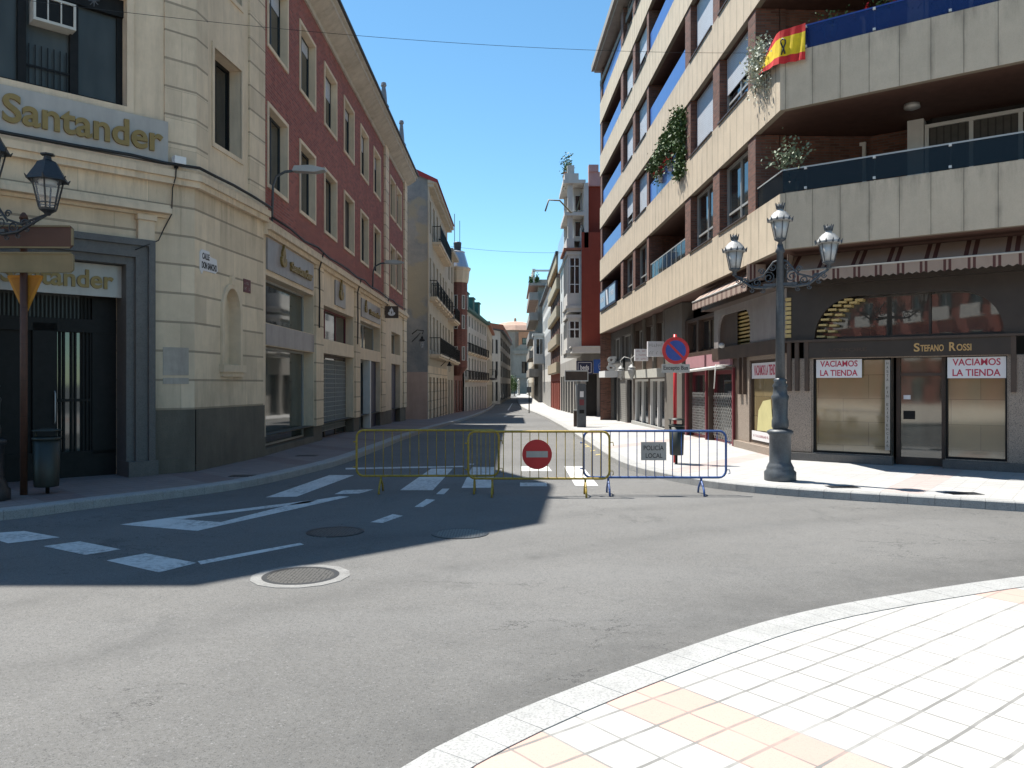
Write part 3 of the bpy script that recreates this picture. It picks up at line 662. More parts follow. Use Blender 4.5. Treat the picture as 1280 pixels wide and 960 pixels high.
# signs
def flame(name, F, u, z, s, w0, d, mat, parent):
    pts = [(0, 1.0), (.06, .82), (.2, .62), (.27, .4), (.22, .25), (.42, .3), (.5, .12), (.4, -.08), (.15, -.2), (-.15, -.2), (-.4, -.08), (-.5, .12), (-.42, .3), (-.27, .36), (-.3, .55), (-.2, .7), (-.04, .84)]
    m = MB(F); m.poly([(u + a * s, z + b * s) for a, b in pts], w0, w0 + d)
    o = build(name, m, mat, parent)
    g2 = [(.02, .5), (.08, .34), (.06, .12), (-.02, .02), (-.07, .2)]
    build('flame_core', MB(F).poly([(u + a * s, z + b * s) for a, b in g2], w0 + d, w0 + d + .003), 'wood_dk', o)
t = thing('bank_sign', 'wide pale sign with raised brass letters above the corner ledge of the bank', 'sign', FA.p(2, 0, 6.1), 'bank name signs')
build('panel', MB(FA).box(-.1, LA - .57, .05, .13, 6.14, 6.96), 'signpanel', t)
text('lettering', 'Santander', FA, .93, LA - .68, 6.33, 6.83, .13, 'gold', t, .05, .022)
t = thing('bank_sign', 'pale sign with brass letters hung across the bank doorway', 'sign', FA.p(2, -.2, 3.5), 'bank name signs')
build('panel', MB(FA).box(.48, 2.97, -.3, -.22, 3.52, 4.12), 'signpanel', t)
text('lettering', 'Santander', FA, .98, 2.82, 3.66, 4.0, -.22, 'gold', t, .035, .022)
t = thing('street_name_plaque', 'white enamel street plaque with black letters beside the arched niche', 'street sign', FB.p(.5, 0, 4.3))
build('plate', MB(FB).poly([(.2, 4.2), (.27, 4.12), (.33, 4.2), (.85, 4.2), (.95, 4.27), (.9, 4.5), (.62, 4.52), (.58, 4.62), (.27, 4.62), (.2, 4.56)], 0, .02), 'signwhite', t)
text('lettering', 'CALLE', FB, .28, .58, 4.43, 4.56, .02, 'letters', t, .004, .03); text('lettering', 'DON SANCHO', FB, .26, .9, 4.24, 4.38, .02, 'letters', t, .004, .03)
t = thing('street_name_plaque', 'small maroon street plaque right of the arched niche', 'street sign', FB.p(2.4, 0, 4.1))
build('plate', MB(FB).box(2.22, 2.58, 0, .015, 3.98, 4.28), 'purple', t)
scribble('lettering', FB, 2.26, 2.48, 4.16, 4.22, .015, 'marblepanel', t, 2); scribble('lettering', FB, 2.26, 2.53, 4.03, 4.10, .015, 'marblepanel', t, 3)
tag(build('poster_remnant', MB(FA).box(LA - .62, LA - .12, .0, .008, 2.05, 2.6).box(LA - .62, LA - .12, .0, .012, 1.88, 2.0), mk('faded_paper_patch', (.46, .41, .35), .9, .15, 5, streak=.5)), 'pale torn poster remnant stuck on the cream stone wall right of the bank portal', 'poster')
c = MB(); c.tube([(-23, 12.8, 6.15)] + [FA.p(u, .24, 6.14 + .02 * math.sin(u * 5)) for u in (0, 1, 2, 3, 3.6, LA)] + [FB.p(u, .24, z) for u, z in ((.4, 6.13), (1.2, 6.15), (2.2, 6.14), (LB - .1, 6.1))], .03, 6)
c.tube([FA.p(LA - .45, .22, 6.1), FA.p(LA - .46, .22, 5.9), FA.p(LA - .46, .06, 5.7), FA.p(LA - .47, .05, 5.2), FA.p(LA - .62, .06, 4.9), FA.p(LA - .75, .12, 4.64), FA.p(LA - 1.2, .2, 4.4)], .012, 5)
tag(build('ledge_cable', c, 'cable'), 'black cable running along the stone ledge of the bank and down beside the portal', 'cable')
t = thing('junction_box', 'small white junction box on the ledge at the right end of the bank sign', 'box', FA.p(LA - .4, .15, 6.14)); build('casing', MB(FA).box(LA - .5, LA - .28, .12, .28, 6.16, 6.3), 'white', t); build('bracket', MB(FA).box(LA - .46, LA - .4, .14, .2, 6.08, 6.16), 'black', t)

# ---- brick bank building along the street
F2, _ = seg(P2, (-6.0, 45.1), 1); L2 = 25.8; HC = 13.1
bb = thing('brick_building', 'long red brick building on the left with stone framed windows and a cream ground floor', 'building', (-6, 19.3, 0))
rows = [(6.8, 8.72), (10.25, 12.1)]
wy = [(19.67 + .0, 21.3), (22.64, 24.3), (25.6, 27.25), (28.6, 30.25), (31.7, 33.3), (34.7, 36.35), (39.4, 41.0), (41.6, 43.3)]
HW = [(a - 19.3, b - 19.3, c, d) for a, b in wy for c, d in rows]
build('brick_wall', MB(F2).wall(0, L2, 5.85, HC, HW, .24), 'brick_red', bb)
gh = [(.18, 4.9, 3.38, 4.55), (.18, 4.9, .3, 2.82), (6.0, 11.0, 3.33, 4.4), (6.0, 11.0, -.4, 2.87), (12.1, 17.1, 3.33, 4.4), (12.1, 17.1, -.4, 2.87), (20.5, 23.6, 3.4, 4.5), (20.5, 23.6, -.6, 2.9)]
build('ground_floor_wall', MB(F2).wall(0, L2, .6, 5.5, [(a, b, max(c, .6), d) for a, b, c, d in gh], .38), 'stone', bb)
build('plinth', MB(F2).wall(0, L2, -.9, .6, [(a, b, c, .62) for a, b, c, d in gh if c < .5], .38), 'stone_grey', bb)
for a, b in ((4.95, 5.9), (11.1, 12.0), (17.3, 18.3), (24.6, 25.8)): build('pilaster', MB(F2).box(a, b, -.02, .07, .6, 5.5), 'stone_rust', bb)
m = MB(F2); m.box(0, L2, -.1, .1, 5.5, 5.62).box(0, L2 + .05, -.1, .2, 5.62, 5.76).box(0, L2 + .02, -.1, .13, 5.76, 5.86)
build('string_course', m, 'stone', bb)
for a in (18.1, 24.8): build('quoin', MB(F2).box(a, a + 1, -.02, .1, 5.86, HC), 'stone_quoin', bb)
m = MB(F2)   # coved cornice
prof = [(0, HC - .15), (.06, HC - .15), (.06, HC), (.14, HC + .03), (.3, HC + .12), (.5, HC + .27), (.56, HC + .3), (.56, HC + .42), (.64, HC + .45), (.64, HC + .55), (0, HC + .55)]
a, b = -.6, L2 + .3
for (w0, z0), (w1, z1) in zip(prof, prof[1:]): m.fq([(a, w0, z0), (b, w0, z0), (b, w1, z1), (a, w1, z1)])
for e in (a, b): m.fq([(e, x, z) for x, z in prof])
build('cornice', m, 'cornice_stone', bb)
build('roof_edge', MB(F2).box(-.6, L2 + .35, -.1, .72, HC + .55, HC + .62), 'slate', bb)
build('core', MB().box(-18, -6.45, 19.4, 45.05, -1, HC + .5), 'darkin', bb)
m = MB(); m.quad([(-6, 45.1, -1), (-18, 45.1, -1), (-18, 45.1, HC + .5), (-6, 45.1, HC + .5)]); build('end_wall', m, 'stone', bb)
for a, b, c, d in HW:
    f = window(bb, F2, a, b, c, d, -.22, 'frame_dk', 'curtain' if int(a * 7 + c) % 5 == 1 else 'glass', 2, 1, .06, .05)
    if int(a * 3 + c * 2) % 3 == 0: build('roller_blind', MB(F2).box(a + .08, b - .08, -.20, -.185, d - rnd.uniform(.3, .9), d - .05), 'shutter', f)
    fr = MB(F2); k = .09; fr.box(a - k, a, -.02, .035, c - k, d + k).box(b, b + k, -.02, .035, c - k, d + k).box(a, b, -.02, .035, c - k, c).box(a, b, -.02, .035, d, d + k)
    fr.box(a + .001, a + .012, -.22, .03, c, d).box(b - .012, b - .001, -.22, .03, c, d).box(a, b, -.22, .03, c + .001, c + .012).box(a, b, -.22, .03, d - .012, d - .001)
    build('surround', fr, 'stone', f)
for i, (a, b, c, d) in enumerate(gh):
    if i == 3:
        f = window(bb, F2, a, b, -.2, 2.87, -.36, 'wood_dk', 'glass', 3, 1, .1); gm = MB(F2)
        for j in range(30): gm.box(a + .1 + j * .16, a + .12 + j * .16, -.3, -.28, .3, 2.7)
        for j in range(16): gm.box(a + .1, b - .1, -.3, -.285, .3 + j * .16, .315 + j * .16)
        build('grille', gm, 'frame_al', f)
    elif i == 5:
        f = window(bb, F2, a, 14.6, -.3, 2.87, -.36, 'frame_al', 'glass', 1, 1, .1); build('door_leaf', MB(F2).box(14.75, b, -.36, -.2, -.3, 2.87), 'navy', f); build('door_post', MB(F2).box(14.5, 14.75, -.36, .0, -.3, 2.87), 'frame_wh', f)
    elif i == 7: build('shutter', MB(F2).box(a, b, -.36, -.25, -.6, 2.9), 'navy', bb)
    elif i == 2: window(bb, F2, a, b, c, d, -.36, 'maroon', 'glass', 3, 1)
    else: window(bb, F2, a, b, c, d, -.36, 'frame_al', 'glass_green', 1 if i < 2 else 2, 1, .05)
build('spandrel', MB(F2).box(.18, 4.9, -.36, .02, 2.84, 3.36), 'marblepanel', bb)
def facade_sign(a, b, c, d, la, lb, fx, fs, label, lz=(.3, .62)):
    t = thing('bank_sign', label, 'sign', F2.p((a + b) / 2, 0, c), 'bank name signs')
    build('panel', MB(F2).box(a, b, .01, .05, c, d), 'marblepanel', t)
    if la: text('lettering', 'Santander', F2, la, lb, c + lz[0] * (d - c), c + lz[1] * (d - c), .05, 'gold', t, .06, .03)
    flame('flame_emblem', F2, fx, c + (d - c) * .42, fs, .05, .06, 'gold', t)
    return t
facade_sign(.2, 4.7, 4.68, 5.46, 2.1, 4.4, 1.45, .48, 'marble sign with brass flame and letters above the first shop window of the brick building')
t = facade_sign(7.7, 9.3, 4.56, 5.4, None, None, 8.5, .6, 'small square white marble sign with a flame emblem over the grilled shop door')
facade_sign(12.4, 16.9, 4.56, 5.3, 14, 16.6, 13.2, .42, 'marble sign with brass flame and letters above the blue door')
t = thing('blade_sign', 'square brownish projecting sign with a pale flame at the far end of the brick building', 'sign', (-5.9, 37.2, 4.9))
FBl = Fr((-5.95, 37.2), (1, 0), (0, -1)); build('panel', MB(FBl).box(.05, .66, -.12, .0, 4.95, 5.5), 'wood_dk', t); build('bracket', MB(FBl).box(-.05, .05, -.08, -.04, 5.1, 5.3), 'black', t)
flame('flame_emblem', FBl, .35, 5.12, .34, .0, .01, 'signwhite', t)
m = MB()
m.tube([F2.p(u, .22, 5.9 + .05 * math.sin(u * 1.7)) for u in [i * 1.5 for i in range(17)]], .03, 5)
for u, zz in ((5.2, 3.6), (11.3, 3.4), (18.2, 5.3)): m.tube([F2.p(u, .23, 5.9), F2.p(u, .1, 5.4), F2.p(u + .05, .1, (5.4 + zz) / 2), F2.p(u, .1, zz)], .025, 5)
tag(build('ledge_cable', m, 'cable'), 'black cables draped along the ledge of the red brick building', 'cable')
for i, (yy, zt, lb) in enumerate(((37.4, 16.0, 'pale stone pinnacle above the brick building roof, the nearer and larger'), (43.4, 16.2, 'pale stone pinnacle above the brick building roof, the farther and smaller'))):
    t = thing('roof_pinnacle', lb, 'pinnacle', (-6.0, yy, 13.6), 'stone pinnacles on the roof'); c = Vector((-6.0, yy, 0))
    build('pedestal', MB().box(-6.3, -5.7, yy - .3, yy + .3, 13.55, 14.3).box(-6.36, -5.64, yy - .36, yy + .36, 14.3, 14.4), 'stone', t)
    build('spire', MB().lathe([(.27, 14.4), (.3, 14.5), (.24, 14.7), (.26, 14.85), (.17, 15.0), (.13, 15.5), (.09, zt - .25), (.14, zt - .18), (.11, zt - .04), (.02, zt)], c, 8, sm=False), 'marblepanel', t)
def street_lamp(y, z, label, reach=1.35):
    t = thing('street_lamp', label, 'street lamp', (-6, y, z - .9), 'street lamps on bracket arms')
    build('arm', MB().tube([(-5.93, y, z - 1.3), (-5.9, y, z - .35), (-5.82, y, z - .12), (-5.6, y, z), (-6 + reach - .45, y, z + .05)], .035, 6), 'iron_grey', t)
    F = Fr((-6, y), (1, 0), (0, -1))
    build('lamp_head', MB(F).poly([(reach - .75, z + .0), (reach - .7, z + .12), (reach - .3, z + .14), (reach + .05, z + .06), (reach + .05, z + .02), (reach - .2, z - .03)], -.13, .13), 'frame_al', t)
street_lamp(19.75, 7.12, 'grey street lamp on a curved arm at the near end of the brick wall'); street_lamp(34.0, 7.0, 'grey street lamp on a curved arm between the far windows of the brick wall')

# ---- houses further down the left side
def facade(root, F, L, z0, z1, rows, cols, wall, wv=.18, fm='frame_wh', pm='glass', name='wall', shut=None, nm=2):
    H = [(a, b, c, d) for (a, b) in cols for (c, d) in rows]
    build(name, MB(F).wall(0, L, z0, z1, H, wv), wall, root)
    for a, b, c, d in H: window(root, F, a, b, c, d, -wv + .02, fm, pm, nm, 1, .07, .05)
def balcony(root, F, a, b, z, d=.55, h=1.0, slab='stone', rail='black', step=.13):
    s_ = build('balcony', MB(F).box(a, b, 0, d, z - .14, z).box(a + .06, b - .06, 0, d - .12, z - .24, z - .14), slab, root)
    m = MB(F); m.box(a + .02, b - .02, d - .05, d - .02, z + h - .04, z + h).box(a + .02, b - .02, d - .05, d - .02, z + .06, z + .09)
    m.box(a + .02, a + .05, 0, d - .05, z + h - .04, z + h).box(b - .05, b - .02, 0, d - .05, z + h - .04, z + h)
    k = int((b - a - .1) / step)
    for i in range(k + 1): u = a + .04 + (b - a - .1) * i / k; m.box(u, u + .022, d - .045, d - .022, z, z + h)
    for e in (a + .03, b - .05):
        for i in range(4): m.box(e, e + .02, d * i / 4, d * i / 4 + .02, z, z + h)
    build('railing', m, rail, s_)
pw = thing('patched_house', 'old cream house with a patched grey party wall, red roof edge and iron balconies', 'building', (-5.05, 48, -.4))
XL3 = -5.05; Y3 = 48.0; Y3b = 62.5
m = MB(); m.quad([(XL3, Y3, -1.5), (-16, Y3, -1.5), (-16, Y3, 15.4), (-9, Y3, 16), (XL3, Y3, 14.2)]); build('party_wall', m, 'render_grey', pw)
m = MB(); m.box(XL3 - 1.9, XL3 - .02, Y3 - .06, Y3 - .003, -.5, 2.6); build('low_wall_patch', m, 'pinkwall', pw)
F3, L3 = seg((XL3, Y3), (XL3, Y3b), 1)
facade(pw, F3, L3, 3.0, 13.9, [(4.0, 6.2), (7.5, 9.7), (11.2, 13.2)], [(.9 + i * 2.35, 2.0 + i * 2.35) for i in range(6)], 'cream_wall', fm='frame_wh')
facade(pw, F3, L3, -1.5, 3.0, [(-.6, 2.3)], [(.9 + i * 2.35, 2.1 + i * 2.35) for i in range(6)], 'stone_rust', .3, 'wood_dk', 'glass', 'ground_floor_wall')
balcony(pw, F3, .4, 13.8, 3.7, .75)
for i in range(6): balcony(pw, F3, .6 + i * 2.35, 2.3 + i * 2.35, 7.2, .5)
for i in (1, 3): balcony(pw, F3, .4 + i * 2.35, 4.9 + i * 2.35, 10.9, .55)
m = MB(F3); m.box(-.1, L3, 0, .35, 13.7, 13.9).box(-.15, L3 + .1, 0, .5, 13.9, 14.1).box(-.05, .5, 0, .06, 3, 13.7); build('cornice', m, 'cream_wall', pw)
m = MB(); m.quad([(XL3 + .6, Y3 - .15, 14.12), (-9, Y3 - .15, 16.3), (-9, Y3b, 16.3), (XL3 + .6, Y3b, 14.12)]); m.quad([(XL3 + .6, Y3 - .16, 13.9), (-9, Y3 - .16, 15.7), (-9, Y3 - .16, 16.3), (XL3 + .6, Y3 - .16, 14.12)])
m.quad([(-16, Y3 - .15, 15), (-9, Y3 - .15, 16.3), (-9, Y3b, 16.3), (-16, Y3b, 15)]); build('roof', m, 'roof_red', pw)
build('core', MB().box(-16, XL3 - .35, Y3 + .05, Y3b, -1.5, 14), 'darkin', pw)

def lantern_bracket(loc, label):
    t = thing('wall_lantern', label, 'lantern', loc, 'wall lanterns on scroll brackets'); x, y, z = loc
    m = MB(); m.tube([(x - .6, y, z + .55), (x - .3, y, z + .8), (x + .1, y, z + .75), (x, y, z + .55)], .03, 5); m.tube([(x - .6, y, z + .1), (x - .35, y, z + .35), (x - .1, y, z + .62)], .025, 5)
    build('bracket', m, 'black', t); build('lantern_body', MB().lathe([(.06, -.28), (.13, .12)], (x, y, z), 6, sm=False), 'glass_clear', t)
    build('cap', MB().lathe([(.18, .12), (.15, .2), (.06, .32), (.07, .38), (.01, .44)], (x, y, z), 6, sm=False), 'black', t)
lantern_bracket((-5.35, 47.6, 4.3), 'wall lantern on a scroll bracket in front of the patched grey party wall')
lantern_bracket((-4.3, 55, 3.0), 'wall lantern under the long balcony of the cream house')

cr = thing('cream_house', 'narrow cream house between the patched house and the brick turret', 'building', (-5.05, 62.5, -.6))
F4, L4 = seg((-5.05, 62.5), (-4.95, 68), 1)
facade(cr, F4, L4, -1.6, 12.2, [(-.6, 2.2), (4, 6.2), (7.3, 9.5), (10.2, 11.6)], [(.8, 1.9), (3.2, 4.3)], 'cream_wall')
for z in (3.7, 7.0): balcony(cr, F4, .4, 4.9, z, .6)
build('cornice', MB(F4).box(-.1, L4, -.2, .45, 12.2, 12.5), 'cream_wall', cr); build('core', MB().box(-16, -5.4, 62.55, 68, -1.6, 12.3), 'darkin', cr)
tw = thing('turret_house', 'red brick house with a round corner turret, pale top band and pointed metal roof', 'building', (-4.8, 69, -.8))
c = Vector((-4.72, 69.2, 0)); Ft, Lt = seg((-5.1, 68.2), (-4.7, 76), 1)
facade(tw, Ft, Lt, -1.6, 11.5, [(-.6, 2.2), (3.7, 5.8), (6.9, 8.9)], [(2, 3.1), (4.4, 5.5), (6.3, 7.3)], 'brick_tower')
for z in (3.4, 6.6): balcony(tw, Ft, 1.6, 7.6, z, .5)
build('turret_wall', MB().lathe([(.3, 2.6), (.86, 3.3), (.86, 10.6)], c, 12, sm=False), 'brick_tower', tw)
build('turret_band', MB().lathe([(.92, 10.6), (.98, 10.9), (1.05, 11.6), (1.15, 11.75), (1.15, 11.9), (.9, 11.9)], c, 12, sm=False), 'stone', tw)
build('turret_roof', MB().lathe([(1.0, 11.9), (.62, 13.2), (.66, 13.3), (.4, 13.4)], c, 12, sm=False), 'zinc', tw)
m = MB().lathe([(.3, 13.4), (.35, 14.1), (.3, 14.15)], c, 8, sm=False); m.tube([c + Vector((-.25, 0, 13.5)), c + Vector((-.25, 0, 16.6))], .035, 4); m.tube([c + Vector((.2, 0, 13.5)), c + Vector((.2, 0, 16.0))], .03, 4); build('spire', m, 'slate', tw)
for zz in (3.9, 6.6, 8.3):
    for aa in (-95, -50, -5):
        d = Vector((math.cos(R(aa)), math.sin(R(aa)), 0)); F = Fr((c + d * .8).xy, (-d.y, d.x), (d.x, d.y)); window(tw, F, -.16, .16, zz, zz + 1.2, .04, 'frame_wh', 'glass', 1, 1, .05, .05)
build('core', MB().box(-16, -5.5, 68.3, 76, -1.6, 11.4), 'darkin', tw)
wh = thing('green_roofed_house', 'long white house with a green mansard roof and rows of small dark balconies', 'building', (-4.5, 76, -1))
F5, L5 = seg((-4.55, 76.2), (-3.05, 97), 1)
facade(wh, F5, L5, -2.2, 9.0, [(-1.0, 1.6), (2.6, 4.5), (5.2, 7.0), (7.6, 8.7)], [(.9 + i * 2.5, 2.0 + i * 2.5) for i in range(8)], 'white_wall', fm='frame_dk')
for z in (2.3, 5.0):
    for i in range(8): balcony(wh, F5, .6 + i * 2.5, 2.3 + i * 2.5, z, .4, .9, step=.25)
build('cornice', MB(F5).box(0, L5, 0, .4, 9.0, 9.25), 'roof_green', wh)
m = MB(F5); m.fq([(0, .35, 9.25), (L5, .35, 9.25), (L5, -1.2, 10.6), (0, -1.2, 10.6)]); m.fq([(0, .35, 9.25), (0, -1.2, 10.6), (0, -6, 10.6), (0, -6, 9)])
for u in (1.2, 6, 11): m.box(u, u + 1.6, -1.0, .1, 9.4, 10.7).box(u - .1, u + 1.7, -1.0, .2, 10.7, 10.8)
build('mansard_roof', m, 'roof_green', wh); build('core', MB(F5).box(0, L5, -8, -.3, -2, 9.1), 'darkin', wh)
h6 = thing('cream_terrace_house', 'pale terrace house with long dark balconies beyond the green roofed house', 'building', (-3, 97, -1.2))
F6, L6 = seg((-3.05, 97), (-3.0, 121), 1)
facade(h6, F6, L6, -2.2, 9.2, [(-1, 1.8), (3, 5.2), (6, 8)], [(1 + i * 2.9, 2.2 + i * 2.9) for i in range(8)], 'cream_wall', fm='frame_dk')
for z in (2.7,): balcony(h6, F6, 10, 23, z, .8, 1.1, 'slate', step=.3)
build('roof', MB(F6).box(0, L6, -8, .4, 9.2, 9.5), 'tile_red', h6); build('core', MB(F6).box(0, L6, -8, -.3, -2, 9.15), 'darkin', h6)
h7 = thing('red_roofed_house', 'pale corner house with red tiled roof and grey strip windows at the far bend', 'building', (-2, 124, -1.2))
F7, L7 = seg((-3.6, 121.5), (-1.85, 126), 1); F8, L8 = seg((-1.85, 126), (-.3, 172), 1)
facade(h7, F7, L7, -2.2, 10.2, [(-.8, 2.2), (3.2, 5.4), (6.6, 8.8)], [(1.0, 2.0), (2.9, 3.9)], 'white_wall', fm='frame_dk')
m = MB(F7); m.box(0, L7, -.1, .4, 10.2, 10.4); m.F = F8; m.box(0, L8, -.1, .5, 10.2, 10.4)
build('eaves', m, 'slate', h7); build('roof', MB().flat([(-3.6, 121.2), (-1.4, 125.9), (0, 172), (-6, 172), (-7, 123)], 10.4, 11.2), 'tile_red', h7)
facade(h7, F8, L8, -2.2, 10.2, [(-.8, 2), (3.0, 4.8), (5.6, 7.2), (8, 9.4)], [(1 + i * 9, 8.6 + i * 9) for i in range(5)], 'grey_wall', fm='frame_dk')
build('core', MB().flat([(-7, 123), (-3.5, 122.5), (-2.1, 126.5), (-.7, 172), (-7, 172)], -2, 10.1), 'darkin', h7)
# church at the end
ch = thing('church', 'stone church with an orange brick upper wall and a low tiled dome closing the street', 'church', (2, 232, -.9))
Fc, _ = seg((-9, 232), (12, 232), 1)
Hc = [(11.8, 13.4, 5.0, 8.4), (17.2, 18.4, 4, 7)]
build('wall', MB(Fc).wall(-6, 21, -2, 11.6, Hc, .6), 'church', ch)
for h in Hc: window(ch, Fc, *h, -.5, 'wood_dk', 'glass', 1, 1, .2)
m = MB(Fc)
for a, b, c_, d, ww in ((8, 8.8, -1, 12, .5), (9.5, 21, 10.6, 11.2, .5), (-6, 21, 3.6, 4.0, .3), (15.5, 16.3, -1, 12, .5)): m.box(a, b, 0, ww, c_, d)
build('buttress', m, 'church', ch)
m = MB(Fc); m.poly([(9.0, 11.6), (11.5, 13.4), (21, 13.4), (21, 11.6)], -6, -1); build('gable', m, 'church', ch)
build('drum', MB().lathe([(7.6, 9), (7.6, 17.6), (8.0, 17.8), (8.0, 18.2)], (1, 248, 0), 16, sm=False), 'church', ch)
build('brick_drum', MB().box(2.0, 8.6, 238, 241, 10, 17.4), 'churchbrick', ch)
for (u, z0, z1) in ((2.4, 13.3, 15.6),): window(ch, Fr((0, 238), (1, 0), (0, -1)), u + .6, u + 2.2, z0, z1, .02, 'wood_dk', 'glass', 1, 1, .2)
build('dome', MB().lathe([(8.5, 18.1), (7.2, 19.6), (4.8, 20.6), (2.2, 21.1), (.4, 21.3), (.35, 22.2), (.05, 22.5)], (1, 248, 0), 12, sm=False), 'tile_hazed', ch)
for x, y, s_, lb in ((-.35, 190, 1.0, 'dark slim tree left of the far plaza, before the church'), (.55, 196, .8, 'small dark tree right beside the slim one before the church'), (-1.5, 178, .8, 'dark bushy tree by the last house on the left')):
    t = thing('tree', lb, 'tree', (x, y, gz(y)), 'small trees before the church'); z = gz(y)
    build('trunk', MB().tube([(x, y, z), (x + .05, y, z + 1.5 * s_), (x, y, z + 2.6 * s_)], [.12, .09, .05], 6), 'trunk', t)
    build('crown', MB().leaves(700, lambda: (rnd.gauss(x, .45 * s_), rnd.gauss(y, .5), z + 3.2 * s_ + rnd.gauss(0, .9 * s_)), .2), 'leaf', t)
for x, y, lb in ((1.6, 200, 'pale stone pillar in the plaza before the church, left one'), (4.1, 202, 'pale stone pillar in the plaza before the church, right one')):
    t = thing('stone_pillar', lb, 'pillar', (x, y, gz(y)), 'stone pillars in the far plaza'); c = (x, y, gz(y))
    build('shaft', MB().lathe([(.5, 0), (.5, .4), (.32, .5), (.26, 3.2), (.4, 3.3), (.4, 3.5)], c, 8, sm=False), 'white_wall', t); build('finial', MB().lathe([(.2, 3.5), (.3, 3.8), (.05, 4.2)], c, 8), 'white_wall', t)

# ================================================================ RIGHT SIDE: beige apartment building
C0 = (5.78, 17.25)
f1U = Vector((-.025, 1)).normalized(); f2U = Vector((.8, -.6))
G1 = Fr(C0, f1U, (-f1U.y, f1U.x)); G2 = Fr(C0, f2U, (-.6, -.8))
L1 = 28.8; LF2 = 16.0
E1 = G1.p(L1, 0, 0).xy; E2 = G2.p(LF2, 0, 0).xy
path = [tuple(E1), C0, tuple(E2)]           # outward = left of travel towards the corner
ap = thing('apartment_building', 'modern corner apartment block with beige concrete bands, brown brick piers and blue balcony rails', 'building', (5.78, 17.25, 0))
TOP = []
for k in range(6):
    b = 4.78 + 3 * k
    m = MB(); m.ribbon(path, -.14, 0, b, b + 1.2) if k < 5 else m.ribbon(path, -.6, -.45, b - .78, b + .5)
    build('concrete_band', m, 'concrete' if k < 5 else 'brick_brown', ap)
    if k < 5: build('balcony_slab', MB().ribbon(path, -3.4, -.15, b + .02, b + .26), 'soffit', ap)
piers = [(1.7, 2.25), (4.7, 5.35), (7.9, 8.6), (14.6, 15.0), (17.6, 18.2), (20.8, 21.5), (28.1, 28.75)]
wins = [(2.25, 4.7), (5.35, 7.9), (15.0, 17.6), (18.2, 20.8)]
balc = [(8.6, 14.6), (21.5, 28.1)]
for k in range(5):
    z0, z1 = 4.78 + 3 * k + 1.2, 4.78 + 3 * (k + 1)
    for a, b in piers: build('brick_pier', MB(G1).box(a, b, -.6, -.03, z0 - .9, z1 - .001), 'brick_brown', ap)
    m = MB(G1)
    for a, b, q in ((1.75, 2.2, 3.3), (14.7, 14.95, 1.9), (21, 21.3, 1.9), (28.3, 28.7, 1.9)): build('inner_wall', MB(G1).box(a, b, -q, -.6, z0 - .9, z1), 'brick_brown', ap)
    m.box(8.0, 8.3, -1.9, -.75, z0 - .9, z1)
    m.box(1.7, 8.6, -.75, -.62, z0 - .9, z1)
    build('inner_wall', m, 'brick_brown', ap)
    for j, (a, b) in enumerate(wins):
        down = (k, j) in ((1, 1), (2, 1), (2, 3), (1, 2), (3, 0), (3, 3), (2, 2)); half = (k, j) in ((1, 0), (1, 3), (3, 2))
        f = window(ap, G1, a + .03, b - .03, z0 + .02, z1 - .02, -.32, 'frame_al', 'glass', 2, 1, .06, .09, bars=(z0 + .5,))
        build('sill', MB(G1).box(a, b, -.3, .035, z0 - .0, z0 + .035), 'wood_dk', f)
        if down or half:
            zz = z0 + .06 if down else z0 + .75
            build('roller_blind', MB(G1).box(a + .08, b - .08, -.235, -.215, zz, z1 - .04), 'shutter', f)
    for a, b in balc:
        f = window(ap, G1, a + .3, b - .3, z0 - .9, z1 - .2, -1.75, 'frame_wh', 'curtain' if (k + int(a)) % 2 else 'glass', 3, 1, .06, .06, name='balcony_door')
        if k in (1, 2, 3, 4) and not (k == 0):
            build('balcony_rail', MB(G1).box(a + .03, b - .03, -.12, -.09, z0 + .01, z0 + .82), 'blue_panel', ap)
        elif k == 0 and a < 20:
            m = MB(G1); m.box(a + .03, b - .03, -.12, -.09, z0 + .62, z0 + .66)
            for i in range(9): m.box(a + .1 + i * .72, a + .14 + i * .72, -.12, -.09, z0, z0 + .62)
            r_ = build('balcony_rail', m, 'frame_al', ap); build('rail_glass', MB(G1).box(a + .05, b - .05, -.11, -.1, z0 + .02, z0 + .62), 'glass_smoke', r_)
    build('back_wall', MB(G1).wall(8.3, 28.5, z0 - 1, z1, w=-1.82), 'brick_brown', ap)
    # big corner balcony on the chamfered side
    build('back_wall', MB(G2).box(-.2, LF2, -3.3, -3.1, z0 - 1, z1), 'brick_brown', ap)
    if k < 3:
        for a, b in ((.1, 1.05), (2.4, 5.1), (5.3, 8)):
            window(ap, G2, a, b, z0 - .9, z1 - .15, -3.02 if a < 2 else -2.5, 'frame_wh', 'curtain', 3 if a > 2 else 2, 1, .08, .07, name='balcony_door')
        build('partition', MB(G2).box(2.05, 2.38, -3.1, -2.42, z0 - 1, z1), 'frame_wh', ap)
        m = MB(G2)
        mat = 'glass_blue' if k else 'glass_smoke'
        pn = MB(); pn.ribbon([tuple(G1.p(1.66, 0, 0).xy), C0, tuple(E2)], -.085, -.07, z0 + .03, z0 + .5)
        r_ = build('balcony_rail', MB().ribbon([tuple(G1.p(1.66, 0, 0).xy), C0, tuple(E2)], -.1, -.06, z0 + .5, z0 + .53), 'frame_al' if not k else 'blue', ap)
        build('rail_glass', pn, mat, r_)
        cl = MB(G2)
        for i in range(11):
            u = .5 + i * 1.36
            for z in (z0 + .04, z0 + .46): cl.box(u, u + .05, -.07, -.03, z, z + .05)
            cl.box(u + .01, u + .04, -.115, -.09, z0 - .05, z0 + .5)
        build('rail_clip', cl, 'frame_wh', r_)
